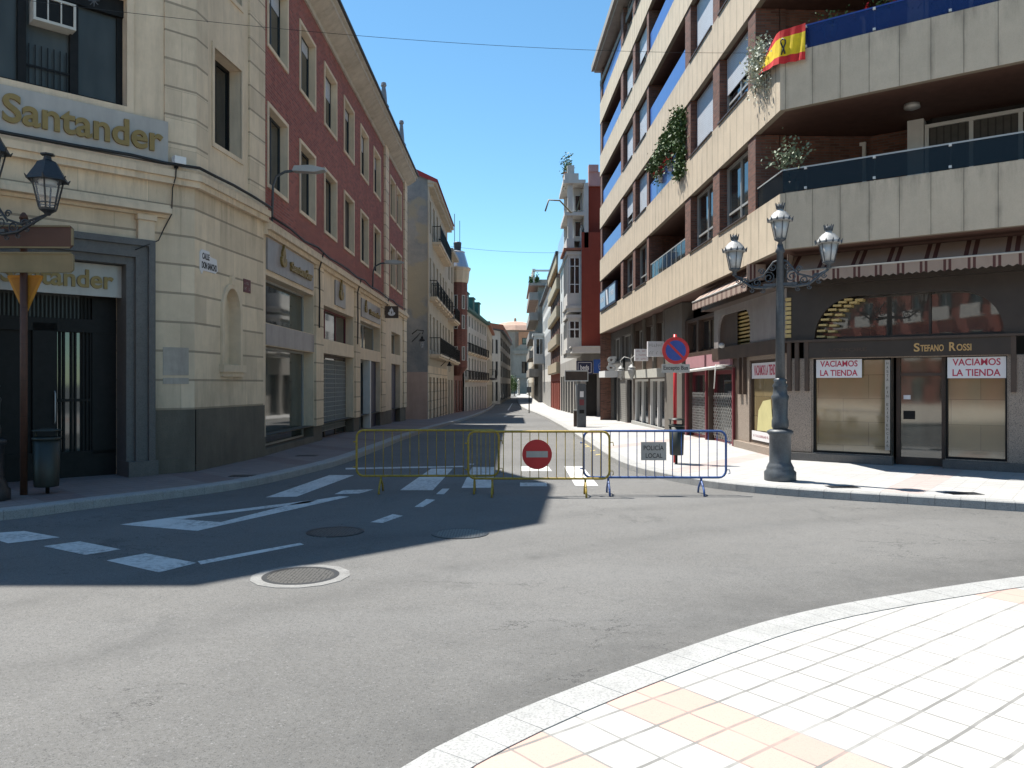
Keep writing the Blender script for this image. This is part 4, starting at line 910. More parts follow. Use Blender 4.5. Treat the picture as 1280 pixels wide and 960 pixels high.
# roof terrace with its overhanging slab
m = MB(G1); m.box(17, L1 + .4, -6, .45, 20.0, 20.35).box(17.2, L1 + .2, -6, .3, 19.86, 20.0); build('roof_slab', m, 'grey_wall', ap)
build('attic_wall', MB(G1).box(12.4, L1 - .3, -6, -1.6, 17.6, 19.9), 'brick_brown', ap)
build('roof', MB().flat([tuple(E1), tuple(G1.p(0, -.5, 0).xy), tuple(G2.p(LF2, -.5, 0).xy), (40, 12), (40, 46)], 19.0, 19.3), 'skinroof', ap)
build('core', MB().flat([tuple(G1.p(L1 - .1, -2, 0).xy), tuple(G1.p(.5, -3.6, 0).xy), tuple(G2.p(LF2, -3.6, 0).xy), (40, 12), (40, 45)], -.5, 19), 'darkin', ap)
m = MB(); a_, b_ = G1.p(L1, -.02, 0), G1.p(L1, -22, 0); m.quad([(a_.x, a_.y, -1), (b_.x, b_.y, -1), (b_.x, b_.y, 19), (a_.x, a_.y, 19)]); build('end_wall', m, 'brick_brown', ap)
lt = MB().lathe([(.05, 7.66), (.16, 7.7), (.15, 7.79)], G2.p(2.35, -1.3, 0), 16); build('ceiling_light', lt, 'frame_al', ap)
build('ceiling_light', MB().lathe([(.05, 10.66), (.16, 10.7), (.15, 10.79)], G2.p(5, -1.3, 0), 16), 'frame_wh', ap)

# ---- ground floor: frames of the recessed walls
CG = (6.38, 18.54)
S1 = Fr(CG, f1U, (-f1U.y, f1U.x)); S2 = Fr(CG, f2U, (-.6, -.8))
zb = .13
# shoe shop
sh = thing('shoe_shop', 'closed corner shoe shop with granite pillars, dark arched fascia and papered display windows', 'shop', (6.38, 18.54, 0))
H2 = [(.58, 2.22, .33, 2.45), (2.22, 3.25, zb, 2.45), (3.25, 4.35, .33, 2.45)]
build('granite_wall', MB(S2).wall(0, 5.2, zb - .1, 2.47, H2, .25).box(4.38, 5.15, 0, .03, zb - .1, 2.45).box(0, .55, 0, .03, .34, 2.45), 'granite_pink', sh)
build('granite_base', MB(S2).box(-.05, 2.26, .0, .1, zb - .2, .31).box(3.22, 5.3, 0, .1, zb - .2, .31), 'granite_dk', sh)
build('upper_fascia', MB(S2).wall(0, 5.2, 2.84, 4.2, [(.62, 4.3, 2.9, 3.82)], .3, .02), 'fascia_brown', sh)
# arched opening: stepped louvres and the mirror window behind
m = MB(S2)
for e, sg in ((.62, 1), (4.3, -1)):      # rounded upper corners
    pts = [(e + sg * (.9 - .9 * math.cos(t * math.pi / 16)), 2.92 + .9 * math.sin(t * math.pi / 16)) for t in range(9)]
    m = MB(S2)
    for q, r_ in zip(pts, pts[1:]): m.fq([(q[0], .02, q[1]), (r_[0], .02, r_[1]), (r_[0], .02, 3.82), (q[0], .02, 3.82)]); m.fq([(q[0], .02, q[1]), (r_[0], .02, r_[1]), (r_[0], -.3, r_[1]), (q[0], -.3, q[1])])
    build('arch_corner', m, 'fascia_brown', sh)
f = build('arch_window', MB(S2).box(.62, 4.3, -.3, -.27, 2.9, 2.95).box(2.9, 2.95, -.3, -.26, 2.9, 3.8), 'fascia_brown', sh)
build('pane', MB(S2).box(.62, 4.3, -.34, -.31, 2.9, 3.82), glassy('mirror_glass', (.05, .045, .04), .02, 1.0, .4), f)
m = MB(S2)
for i in range(9):
    a = i * math.pi / 20; r0 = .86
    u = .62 + .9 - r0 * math.cos(a); z = 2.93 + r0 * math.sin(a) * .98
    m.box(u, u + .17, -.26, .0, z, z + .045); m.box(u + .22, u + .38, -.29, -.05, z - .02, z + .03)
for i in range(9): m.box(-.03, .1, .03, .05, 2.95 + i * .105, 3.03 + i * .105); m.box(4.72, 4.92, .03, .05, 2.95 + i * .105, 3.03 + i * .105)
build('louvre', m, 'louvre', sh)
build('name_board', MB(S2).box(.4, 4.5, .0, .09, 2.47, 2.83), 'fascia_brown', sh)
for s_, a, b, z1 in (('S', 2.86, 2.97, 2.74), ('TEFANO', 2.985, 3.42, 2.70), ('R', 3.52, 3.64, 2.74), ('OSSI', 3.655, 3.92, 2.70)): text('shop_lettering', s_, S2, a - .18, b - .18, 2.56, z1, .09, 'gold_rossi', sh, .012, .02)
text('faded_lettering', 'LOMORE', S2, .95, 1.75, 2.6, 2.68, .09, 'wood_dk', sh, .008, .02)
m = MB(S2)
for u in (.02, .2, .42, 4.42, 4.66): m.box(u, u + .09, .03, .1, 1.72, 2.84)
for u in (.2,): pass
m.box(-.05, 5.2, -.02, .14, 2.83, 2.88); build('wood_trim', m, 'wood_dk', sh)
m = MB(S2); m.box(-.2, 5.3, -.1, .42, 4.2, 4.3).box(-.2, 5.3, -.1, .34, 4.1, 4.2).box(-.2, 5.3, -.1, .1, 4.3, 4.77); build('dark_ledge', m, 'fascia_brown', sh)
for (a, b, c, d) in (H2[0], H2[2]):
    window(sh, S2, a, b, c, d, -.16, 'black', 'glass_brown', 1, 1, .04, .1, name='display_window')
dw = build('door', MB(S2).box(2.26, 2.34, -.4, -.3, zb, 2.45).box(3.14, 3.22, -.4, -.3, zb, 2.45).box(2.34, 3.14, -.4, -.3, 2.05, 2.12).box(2.34, 3.14, -.4, -.3, zb, .3), 'wood_dk', sh)
build('glass', MB(S2).box(2.34, 3.14, -.37, -.35, .3, 2.45), 'glass_store', dw)
build('letter_box', MB(S2).box(2.4, 2.62, -.35, -.31, 1.12, 1.3), 'black', dw)
build('notice', MB(S2).box(2.4, 2.54, -.34, -.325, 1.55, 1.64), 'signwhite', dw)
build('door_strip', MB(S2).box(2.1, 2.2, -.02, .02, .45, 2.4), 'signpanel', sh)
for i, chh in enumerate('HASTA FIN EXISTENCIAS'):
    if chh != ' ': text('strip_lettering', chh, S2, 2.13 if chh != 'I' else 2.145, 2.17 if chh != 'I' else 2.155, 2.3 - i * .089, 2.355 - i * .089, .02, 'letters', sh, .003)
# street side of the shoe shop
build('granite_wall', MB(S1).wall(0, 3.75, zb - .1, 2.6, [(.5, 2.75, .34, 2.5)], .25), 'granite_pink', sh)
build('granite_base', MB(S1).box(0, 3.8, 0, .1, zb - .3, .32), 'granite_pink', sh)
window(sh, S1, .5, 2.75, .34, 2.5, -.16, 'wood_dk', 'glass_brown', 1, 1, .06, .12, name='display_window')
m = MB(S1); ap_pts = [(0, 2.95), (0, 4.1), (5.9, 4.1), (5.9, 2.95), (5.45, 2.95)] + [(5.45, 3.4)] + arc(4.95, 3.4, .5, 0, math.pi / 2, 6) + arc(3.0, 3.4, .5, math.pi / 2, math.pi, 6) + [(2.5, 2.95)]
m.poly(ap_pts, -.05, .06); build('grey_arch_panel', m, 'marblepanel', sh)
m = MB(S1)
for i in range(9): m.box(2.5, 5.45, -.35, -.05, 2.95 + i * .105, 3.0 + i * .105)
m.box(2.5, 5.45, -.5, -.4, 2.9, 4.0); build('louvre', m, 'louvre', sh)
m = MB(S1); m.box(0, 6.0, -.02, .1, 2.6, 2.95).box(2.95, 3.05, .0, .1, 1.6, 2.6).box(3.3, 3.5, .0, .1, 1.6, 2.6).box(-.02, 6.1, -.1, .4, 4.1, 4.3); build('wood_trim', m, 'wood_dk', sh)
build('wall_lamp', MB().lathe([(.02, -.06), (.09, -.03), (.09, .05), (.03, .09)], S1.p(4.6, .2, 2.98), 12), 'frame_wh', sh)
def awning(F, a, b, label, w0=.45, w1=.95):
    t = thing('striped_awning', label, 'awning', F.p(a, w1, 4.3), 'striped shop awnings')
    m = MB(F); n = int((b - a) / .14)
    m.fq([(a, w0, 4.74), (b, w0, 4.74), (b, w1, 4.36), (a, w1, 4.36)])
    for i in range(n):   # scalloped valance
        u0 = a + (b - a) * i / n; u1 = a + (b - a) * (i + 1) / n; um = (u0 + u1) / 2; q = w1
        m.fq([(u0, w1, 4.35), (u1, w1, 4.35), (u1, q, 4.14), (um, q, 4.10), (u0, q, 4.14)])
    build('cloth', m, 'awning', t)
    build('front_bar', MB().tube([F.p(a, w1, 4.355), F.p(b, w1, 4.355)], .022, 6), 'frame_al', t)
    build('end_cap', MB(F).poly([(a - .0, 4.74), (a + .02, 4.74), (a + .02, 4.36), (a, 4.36)], w0, w1), 'awning', t)
awning(S2, .3, 5.6, 'long striped beige awning rolled out above the shoe shop front'); awning(S1, .6, 5.8, 'short striped grey awning on the street side of the corner shop', .3, .75)
def paper_sign(F, a, b, z0, z1, w_, lines, label, mirror=False, col='signred'):
    t = thing('window_poster', label, 'poster', F.p((a + b) / 2, w_, z0), 'clearance posters in the shoe shop windows')
    build('sheet', MB(F).box(min(a, b), max(a, b), w_, w_ + .006, z0, z1), 'signwhite', t)
    h = (z1 - z0) / len(lines); d = b - a
    for i, s_ in enumerate(lines):
        if s_ is None: scribble('lettering', F, a + d * .06, b - d * .06, z0 + .09, z0 + .15, w_ + .006, 'pinkpanel', t, 5); continue
        text('lettering', s_, F, a + d * .09, b - d * .09, z1 - h * (i + 1) + h * (.2 if len(lines) > 1 else .2), z1 - h * i - h * .14, w_ + .006, col, t, .003, .018)
paper_sign(S2, .645, 1.62, 2.02, 2.43, -.03, ['VACIAMOS', 'LA TIENDA'], 'white poster with red capitals in the left window of the shoe shop front')
paper_sign(S2, 3.29, 4.33, 2.0, 2.43, -.03, ['VACIAMOS', 'LA TIENDA'], 'white poster with red capitals in the right window of the shoe shop front')
paper_sign(S1, 2.6, .55, 2.02, 2.42, -.03, ['VACIAMOS LA TIENDA'], 'white poster with one line of red capitals in the window behind the lamppost')
paper_sign(S1, 2.6, .6, .42, .66, -.03, [None], 'low white strip with small red letters at the foot of the window behind the lamppost')
tag(build('paper_sheet', MB(S1).poly([(1.0, .7), (2.2, .68), (2.1, 1.2), (1.75, 1.45), (1.2, 1.5)], -.035, -.03), 'paper'), 'yellow paper sheet leaning inside the window behind the lamppost', 'paper')

# maroon shop
ms = thing('maroon_shop', 'shop with maroon frames, faded pink name panels and closed lattice grilles', 'shop', S1.p(6.6, 0, 0))
build('wall', MB(S1).wall(3.75, 9.8, -.3, 4.1, [(4.1, 6.7, .1, 2.3), (6.95, 9.4, .1, 2.3), (6.1, 8.0, 2.95, 4.0), (8.2, 9.4, 2.95, 4.0)], .3), 'wood_dk', ms)
for a, b in ((4.1, 6.7), (6.95, 9.4)):
    f = window(ms, S1, a, b, .05, 2.3, -.28, 'maroon', 'glass', 1, 1, .12, .12, name='shop_window'); g = MB(S1)
    n = 13
    for i in range(-8, n + 1):
        for s_ in (1, -1):
            u0 = a + .12 + (b - a - .24) * i / n; pts = []
            u1 = u0 + 1.35 * 1
            A = (u0, .2 if s_ > 0 else 1.6); B = (u1, 1.6 if s_ > 0 else .2)
            lo, hi = a + .12, b - .12
            if B[0] < lo or A[0] > hi: continue
            def cl(P, Q, x): t_ = (x - P[0]) / (Q[0] - P[0]); return (x, P[1] + (Q[1] - P[1]) * t_)
            A2 = cl(A, B, lo) if A[0] < lo else A; B2 = cl(A, B, hi) if B[0] > hi else B
            g.tube([S1.p(A2[0], -.12, A2[1]), S1.p(B2[0], -.12, B2[1])], .009, 4, cap=False)
    build('lattice_grille', g, 'grille', f)
    build('post', MB(S1).box(a - .12, a, -.05, .06, .0, 2.35), 'maroon', ms)
build('post', MB(S1).box(9.4, 9.6, -.05, .06, -.1, 2.35), 'maroon', ms)
for a, b in ((4.2, 6.7), (6.95, 9.4)): build('name_panel', MB(S1).box(a, b, 0, .08, 2.42, 2.8), 'pinkpanel', ms)
for a, b in ((6.1, 8.0), (8.2, 9.4)): window(ms, S1, a, b, 2.95, 4.0, -.2, 'wood_dk', 'glass', 2, 1, .07, .06)
t = thing('folded_awning', 'slim white folded awning arm above the maroon shop windows', 'awning', S1.p(6, .5, 2.3)); build('roller', MB().tube([S1.p(4.2, .25, 2.38), S1.p(9.6, .25, 2.3)], .05, 8), 'frame_wh', t)
build('support_arm', MB().tube([S1.p(4.15, .05, 2.4), S1.p(4.15, .5, 2.42), S1.p(4.15, .55, 1.75)], .02, 5).tube([S1.p(9.5, .05, 2.3), S1.p(9.5, .3, 2.3)], .02, 5), 'frame_wh', t)
build('street_wall', MB(S1).box(9.8, 12.6, -.3, .12, -.4, 4.77), 'column', ap)
# white glazed shop
ws = thing('white_framed_shop', 'small shop with white window frames, cream awning box and white hanging lamps', 'shop', S1.p(16, 0, 0))
build('wall', MB(S1).wall(12.6, 20.2, -.6, 4.77, [(13.2, 16.2, 0, 2.1), (16.5, 19.9, 0, 2.1), (12.9, 14.6, 3.2, 4.4), (15.0, 16.9, 3.2, 4.4), (17.3, 19.6, 3.2, 4.4)], .3), 'wood_dk', ws)
for a, b in ((13.2, 16.2), (16.5, 19.9)): window(ws, S1, a, b, -.2, 2.1, -.2, 'white', 'glass', 2, 1, .10, .18, name='shop_window')
build('base', MB(S1).box(12.8, 20.1, 0, .12, -.5, .12), 'frame_al', ws)
for a, b in ((12.9, 14.6), (15.0, 16.9), (17.3, 19.6)): window(ws, S1, a, b, 3.2, 4.4, -.25, 'frame_al', 'curtain', 2, 1)
build('awning_box', MB(S1).poly([(12.7, 2.15), (20.3, 2.15), (20.3, 2.5), (12.7, 2.5)], .0, .4), 'acwhite', ws)
for u in (12.7, 14.8, 17.1, 20.0): build('pilaster', MB(S1).box(u, u + .22, 0, .12, 2.5, 4.77), 'column', ws)
# sign boxes that stick out
def box_sign(u, z0, z1, w0, w1, lines, label, mat='signwhite', lm='pinkpanel', th=.2, extra=None):
    t = thing('projecting_sign', label, 'sign', S1.p(u, 0, z0), 'projecting signs of the right hand shops')
    F = Fr(S1.p(u, 0, 0).xy, S1.N * -1, S1.U * -1); build('sign_box', MB(F).box(-w1, -w0, -th, 0, z0, z1), mat, t)
    build('bracket', MB(F).box(-w0, .0, -th * .6, -th * .4, (z0 + z1) / 2 - .03, (z0 + z1) / 2 + .03), 'black', t)
    h = (z1 - z0) / len(lines) if lines else 0
    for i, s_ in enumerate(lines): scribble('lettering', F, -w1 + .06, -w0 - .06, z1 - h * (i + 1) + h * .3, z1 - h * i - h * .3, 0, lm, t, s_)
    return t, F
box_sign(15.0, 2.85, 3.35, .3, .85, [1, 2, 3], 'white box sign with faint red letters, left of the pair over the cream awning')
box_sign(12.75, 2.95, 3.55, .1, .75, [4, 5], 'white box sign, right of the pair over the cream awning', lm='frame_al')
m = MB(); t = thing('curly_shop_sign', 'white wrought letter g sign above the steel roller shutter', 'sign', S1.p(23, 0, 2.7))
F = Fr(S1.p(22.6, 0, 0).xy, S1.N * -1, S1.U * -1)
text('letter', 'g', F, -.95, -.45, 2.55, 3.3, 0, 'frame_wh', t, .05, .02)
build('backboard', MB(F).box(-.1, .0, -.1, -.04, 2.6, 3.2), 'black', t)
for u, lb in ((17.5, 'silvery octagonal lantern on a curled bracket before the cream awning'), (20.5, 'silvery octagonal lantern on a curled bracket beside the letter g sign')):
    t = thing('bracket_lamp', lb, 'lamp', S1.p(u, .6, 2.3), 'silvery lanterns over the shops')
    c = S1.p(u, .55, 2.45); build('bracket', MB().tube([S1.p(u, 0, 3.1), S1.p(u, .4, 3.2), S1.p(u, .6, 3.0), S1.p(u, .5, 2.8), c + Vector((0, 0, .25))], .02, 5), 'frame_wh', t)
    build('shade', MB().lathe([(.02, -.38), (.06, -.3), (.14, -.12), (.19, .08), (.15, .14), (.17, .18), (.08, .27), (.03, .33)], c, 8, sm=False), 'cap_grey', t)
rs = thing('shuttered_shop', 'narrow shop closed by a steel roller shutter near the end of the apartment block', 'shop', S1.p(24, 0, 0))
build('wall', MB(S1).wall(20.2, 27.5, -.8, 4.77, [(20.6, 22.0, -.8, 2.1), (22.5, 25.0, -.8, 2.2), (25.3, 27.2, -.8, 2.4), (21, 23.6, 3.1, 4.4), (24.3, 26.6, 3.1, 4.4)], .3), 'granite_dk', rs)
build('roller_shutter', MB(S1).box(22.5, 25.0, -.15, -.1, -.5, 2.2), 'shutter_dk', rs); window(rs, S1, 20.6, 22.0, -.3, 2.1, -.2, 'frame_dk', 'glass', 1, 1); window(rs, S1, 25.3, 27.2, -.4, 2.4, -.2, 'frame_dk', 'glass', 1, 1)
for a, b in ((21, 23.6), (24.3, 26.6)): window(rs, S1, a, b, 3.1, 4.4, -.2, 'frame_al', 'curtain', 2, 1)
build('canopy', MB(S1).poly([(25.0, 2.25), (27.4, 2.25), (27.4, 2.6), (25.0, 2.6)], 0, .7), 'white', rs)
t = thing('balcony_banner', 'long blue and white banner sign on the lowest far balcony of the apartment block', 'sign', G1.p(25, .05, 6.0))
build('board', MB(G1).box(22.6, 28.4, -.04, .06, 5.99, 7.05), 'navy', t)
for x0, x1, z0, z1, mt in ((22.8, 24.9, 6.1, 6.95, 'skyblue'), (26.2, 28.2, 6.1, 6.95, 'skyblue')): build('printed_field', MB(G1).box(x0, x1, .06, .064, z0, z1), mt, t)
for x0, x1, q in ((28.0, 26.4, 6), (24.7, 23.0, 7)): scribble('lettering', G1, x0, x1, 6.45, 6.7, .066, 'signwhite', t, q)
build('emblem', MB(G1).poly([(25.1, 6.1), (25.6, 6.1), (26.0, 6.95), (25.5, 6.95)], .06, .07), 'signwhite', t)

# plants, flag
FL = lambda px, py, Y: ((px - 640) * Y / 1000, Y, EYE + (480 - py) * Y / 1000)
def on1(px): # where a column of the photo meets the band face
    r_ = (px - 640) / 1000; return 6.21 / (r_ + .025)
t = thing('flag', 'red and yellow flag with a black ribbon draped over the blue balcony rail', 'flag', G2.p(.5, .1, 8.9))
m = MB(); nu_, nv = 30, 18
def fp(i, j):
    a, b = i / nu_, j / nv
    if a < .42:
        k = a / .42; zt, zb_ = 9.06 + .40 * k ** .8, 8.98 - .24 * k; p = G1.p(1.3 * (1 - k), .05 + .07 * b, 0)
    else:
        k = (a - .42) / .58; zt, zb_ = 9.46 + .03 * k, 8.74 - .03 * k; p = G2.p(.56 * k, .05 + .03 * b, 0)
    z = zt + (zb_ - zt) * b; return Vector((p.x, p.y, z)) + Vector((-.6, -.8, 0)) * (.02 * math.sin(a * 26 + b * 3) * (.2 + b) + .02)
for i in range(nu_):
    for j in range(nv):
        b = (j + .5) / nv; m.quad([fp(i, j), fp(i + 1, j), fp(i + 1, j + 1), fp(i, j + 1)], 0 if b < .25 or b > .75 else 1, True)
fl = build('cloth', m, [mk('flag_red', (.55, .02, .02), .8), mk('flag_yellow', (.70, .50, .01), .8)], t)
def rib(a, b): i = a * nu_; j = b * nv; return fp(i, j) + Vector((-.6, -.8, 0)) * .02
build('ribbon', MB().tube([rib(.56, .72), rib(.54, .6), rib(.48, .42), rib(.47, .33), rib(.51, .27), rib(.57, .33), rib(.57, .42), rib(.52, .6), rib(.49, .74)], .016, 5), 'letters', t)
def potted(name, label, F, u, w_, z, n, sx, sz, droop, mat, size, flowers=0, group=None, pot=True):
    t = thing(name, label, 'plant', F.p(u, w_, z), group)
    if pot: build('pot', MB().lathe([(.10, 0), (.14, .22), (.15, .24)], F.p(u, w_, z), 12), 'pot', t)
    else: build('stem', MB().tube([F.p(u, w_, z + .2), F.p(u + .1, w_ + .1, z + .1), F.p(u, w_ + .15, z - droop)], .012, 4), 'trunk', t)
    def pt():
        a = rnd.gauss(0, sx); h = rnd.random(); k = abs(math.sin(h * 7 + a * 4)) * .5 + .6
        return F.p(u + a * k, w_ + rnd.gauss(0, .1) + .06, z + .35 - droop * h * h + rnd.gauss(0, sz))
    fm = MB().leaves(n, pt, size)
    heads = [(rnd.gauss(0, sx * .9), rnd.gauss(.03, .06), .44 + rnd.gauss(0, sz * .7)) for _ in range(max(1, flowers // 22))]
    def fpt(): a, b, c = rnd.choice(heads); return F.p(u + a + rnd.gauss(0, .03), w_ + b + rnd.gauss(0, .025), z + c + rnd.gauss(0, .022))
    if flowers: fm.leaves(flowers, fpt, .03, 1)
    build('foliage', fm, [mat, 'petal'], t)
potted('trailing_plant', 'pale variegated plant spilling over the band left of the flag', G1, 1.15, -.0, 9.05, 1700, .3, .2, .5, 'leaf_white', .045, pot=False)
tr = thing('climbing_plant', 'thin dry stems hanging from the pale plant on the concrete band', 'plant', G1.p(.9, .05, 8.6)); m = MB()
for i in range(4): m.tube([G1.p(.9 - i * .12, .04, 9.0), G1.p(.8 - i * .13, .06, 8.6), G1.p(.85 - i * .14, .04, 8.15 + .1 * i)], .006, 4)
build('stem', m, 'trunk', tr); build('leaf', MB().leaves(110, lambda: G1.p(.75 + rnd.gauss(0, .15), .05, 8.6 + rnd.gauss(0, .22)), .03), 'leaf_white', tr)
t = thing('ivy', 'dark green ivy climbing the balcony side with leaves hanging over the blue rail', 'plant', G1.p(9, -.1, 8.9))
build('stem', MB().tube([G1.p(8.75, -.05, 9.0), G1.p(8.8, .0, 10), G1.p(9.2, .02, 10.9), G1.p(11, .0, 10.7)], .03, 5), 'trunk', t)
def ivp():
    if rnd.random() < .45: return G1.p(8.95 + rnd.gauss(0, .28), .02 + rnd.gauss(0, .1), rnd.uniform(8.6, 10.8))
    u = rnd.uniform(8.8, 13.6); k = (u - 8.8) / 4.8; return G1.p(u, .0 + rnd.gauss(0, .12), 10.65 - k * .5 + rnd.gauss(0, .22 * (1.3 - k)) + .12 * math.sin(u * 4))
build('foliage', MB().leaves(5200, ivp, .07), 'leaf', t)
for i, (u, lb) in enumerate(((10.8, 'red geranium in the balcony box under the ivy, the nearer one'), (12.4, 'red geranium in the balcony box under the ivy, the farther one'))):
    potted('geranium', lb, G1, u, -.06, 9.35, 260, .3, .16, .1, 'leaf', .05, 330, 'geraniums under the ivy')
for i, (u, lb) in enumerate(((.95, 'potted geranium right behind the flag on the blue railed balcony'), (2.0, 'potted geranium on the blue railed balcony, second after the flag'), (3.0, 'potted geranium with the fullest red blooms on the blue railed balcony'), (4.3, 'potted geranium on the blue railed balcony nearest the right edge'))):
    potted('geranium', lb, G2, u, -.3, 9.2, 200, .2, .09, .15, 'leaf', .035, 260 if i == 2 else 110, 'geraniums behind the blue corner rail')
t = thing('balcony_shrub', 'pale leafy potted shrub at the corner of the lower smoked glass balcony', 'plant', G2.p(.15, -.3, 5.98))
build('stem', MB().tube([G2.p(.15, -.3, 6.0), G2.p(.1, -.28, 6.5), G2.p(.15, -.25, 6.95)], .02, 5).tube([G2.p(.1, -.28, 6.4), G2.p(.35, -.2, 6.75)], .012, 4), 'trunk', t)
build('foliage', MB().leaves(300, lambda: G2.p(.15 + rnd.gauss(0, .2), -.2 + rnd.gauss(0, .12), 6.8 + rnd.gauss(0, .16)), .05), 'leaf2', t)
build('pot', MB().lathe([(.12, 0), (.17, .28)], G2.p(.15, -.3, 5.98), 12), 'pot', t)

# ================================================================ right side, further down
rw = thing('galleried_house', 'white house with glazed bay windows and a tall red painted party wall', 'building', (5, 57, -.5))
XR = 4.95
m = MB(); m.quad([(XR, 57, 4.5), (18, 57, 4.5), (18, 57, 12.7), (XR, 57, 12.7)]); m.quad([(5.3, 57.6, 12.7), (18, 57.6, 12.7), (18, 57.6, 16.2), (5.3, 57.6, 16.2)]); build('party_wall', m, 'plaster_red', rw)
build('attic_wall', MB().box(5.35, 18, 57.7, 72, 12.7, 16.4), 'plaster_red', rw)
m = MB(); m.box(5.5, 18, 57.4, 57.75, 16.1, 17.1).box(5.5, 6.2, 57.3, 57.9, 17.1, 17.6); build('parapet', m, 'pinkp', rw)
FR = Fr((XR, 57), (0, 1), (-1, 0))
HR = [(a, b, c, d) for a, b in ((6.5, 8), (10, 11.5), (14, 15.5), (18.5, 20), (22, 23.5)) for c, d in ((4.7, 6.9), (7.9, 10.1), (10.9, 12.7))]
build('wall', MB(FR).wall(0, 25, 3.9, 13.2, HR, .2), 'white_wall', rw)
for h in HR: window(rw, FR, *h, -.18, 'frame_wh', 'glass', 2, 1)
build('ground_floor_wall', MB(FR).wall(0, 25, -1.8, 3.9, [(1 + i * 3.4, 3.6 + i * 3.4, -1.2, 2.6) for i in range(7)], .3), 'grey_wall', rw)
for i in range(7): window(rw, FR, 1 + i * 3.4, 3.6 + i * 3.4, -1.3, 2.6, -.28, 'frame_dk', 'glass', 2, 1, name='shop_window')
for z0, z1 in ((4.3, 6.95), (7.5, 11.5)):
    bw = MB(FR); bw.box(.35, 4.2, 0, 1.0, z0 - .45, z0 - .2).box(.25, 4.3, 0, 1.1, z0 - .2, z0).box(.35, 4.2, 0, 1.0, z0, z0 + .9).box(.25, 4.3, 0, 1.08, z1 - .35, z1 - .1).box(.35, 4.2, .02, .95, z1 - .6, z1 - .35)
    for u in (.35, 1.5, 2.7, 4.05): bw.box(u, u + .15, .86, 1.0, z0 + .9, z1 - .6)
    bw.box(.35, .5, 0, .15, z0 + .9, z1 - .6)
    b_ = build('bay_window', bw, 'white_wall', rw)
    m = MB(FR); FE = Fr((XR, 57.35), (-1, 0), (0, -1))
    gl = MB(FR).box(.42, 4.1, .02, .94, z0 + .9, z1 - .6); build('pane', gl, 'glass', b_)
    mm = MB(FE)
    for u in (.08, .42, .78): mm.box(u, u + .07, -.01, .03, z0 + .9, z1 - .6)
    for z in (z0 + 1.5, z1 - 1.2): mm.box(.1, .9, -.01, .025, z, z + .05)
    build('glazing_bar', mm, 'white', b_)
build('bay_roof', MB(FR).box(.1, 4.4, 0, 1.25, 11.45, 11.6), 'tile_red', rw)
m = MB(FR); m.box(0, 5, -.2, 1.2, 13.9, 14.15)
for u in (.3, 4.4): m.box(u, u + .35, .6, .95, 12.0, 16.2)
m.box(.2, 4.9, .5, 1.05, 11.6, 12.3).box(0, 5, -.3, 1.3, 16.2, 16.45).box(0, 5, .2, 1.2, 16.45, 16.9).box(.1, .7, .5, 1.0, 16.9, 17.5).box(2.2, 2.8, .5, 1.0, 16.9, 17.4)
m.box(0, 5, -.5, -.2, 11.6, 16.2); m.box(1.4, 4.6, -.2, .45, 12.3, 13.9).box(1.4, 4.6, -.2, .45, 14.15, 16.2); build('loggia', m, 'white_wall', rw)
FQ = Fr((XR, 58.38), (-1, 0), (0, -1))
for z0 in (12.6, 14.5): window(rw, FQ, -.1, .38, z0, z0 + 1.15, .01, 'frame_wh', 'glass', 1, 1, .05, .03)
build('metal_attic', MB(FR).box(7, 25, -2, .25, 13.2, 16.0), 'zinc', rw)
build('canopy', MB().box(XR - .8, 9, 55.2, 57, 4.05, 4.42).box(XR - .9, 9.1, 55.1, 57, 4.42, 4.5), 'white_wall', rw)
build('core', MB().box(XR + .35, 18, 57.1, 82, -1.5, 12.7), 'darkin', rw)
FS = Fr((XR, 56.98), (1, 0), (0, -1))
build('shop_wall', MB(FS).wall(-.0, 12, -1.8, 4.05, [(.3, 1.1, -1.5, 2.6), (1.3, 2.5, -1.5, 2.6), (2.9, 4.5, -1.5, 2.6)], .3), 'grey_wall', rw)
for a, b in ((.3, 1.1), (1.3, 2.5), (2.9, 4.5)): window(rw, FS, a, b, -1.4, 2.6, -.25, 'frame_wh', 'glass', 1, 1, name='shop_window')
t = thing('roof_awning_pole', 'long thin curved pole reaching out from the loggia of the galleried house', 'pole', (4, 57, 14.5)); m = MB()
m.tube([(5.0, 57.6, 15.6), (4.6, 57.2, 14.2), (4.2, 57, 14.1), (3.4, 56.8, 14.9), (2.6, 56.6, 14.9), (2.35, 56.6, 14.1)], .06, 5); build('pole', m, 'tansign', t)
t = thing('roof_plant', 'bushy green plant on the loggia roof of the galleried house', 'plant', (4.0, 58, 16.9)); build('foliage', MB().leaves(350, lambda: (4.0 + rnd.gauss(0, .2), 58.2 + rnd.gauss(0, .5), 17.5 + rnd.gauss(0, .45)), .1), 'leaf', t); build('planter', MB().box(3.75, 4.3, 57.6, 59, 16.9, 17.15), 'tile_red', t)
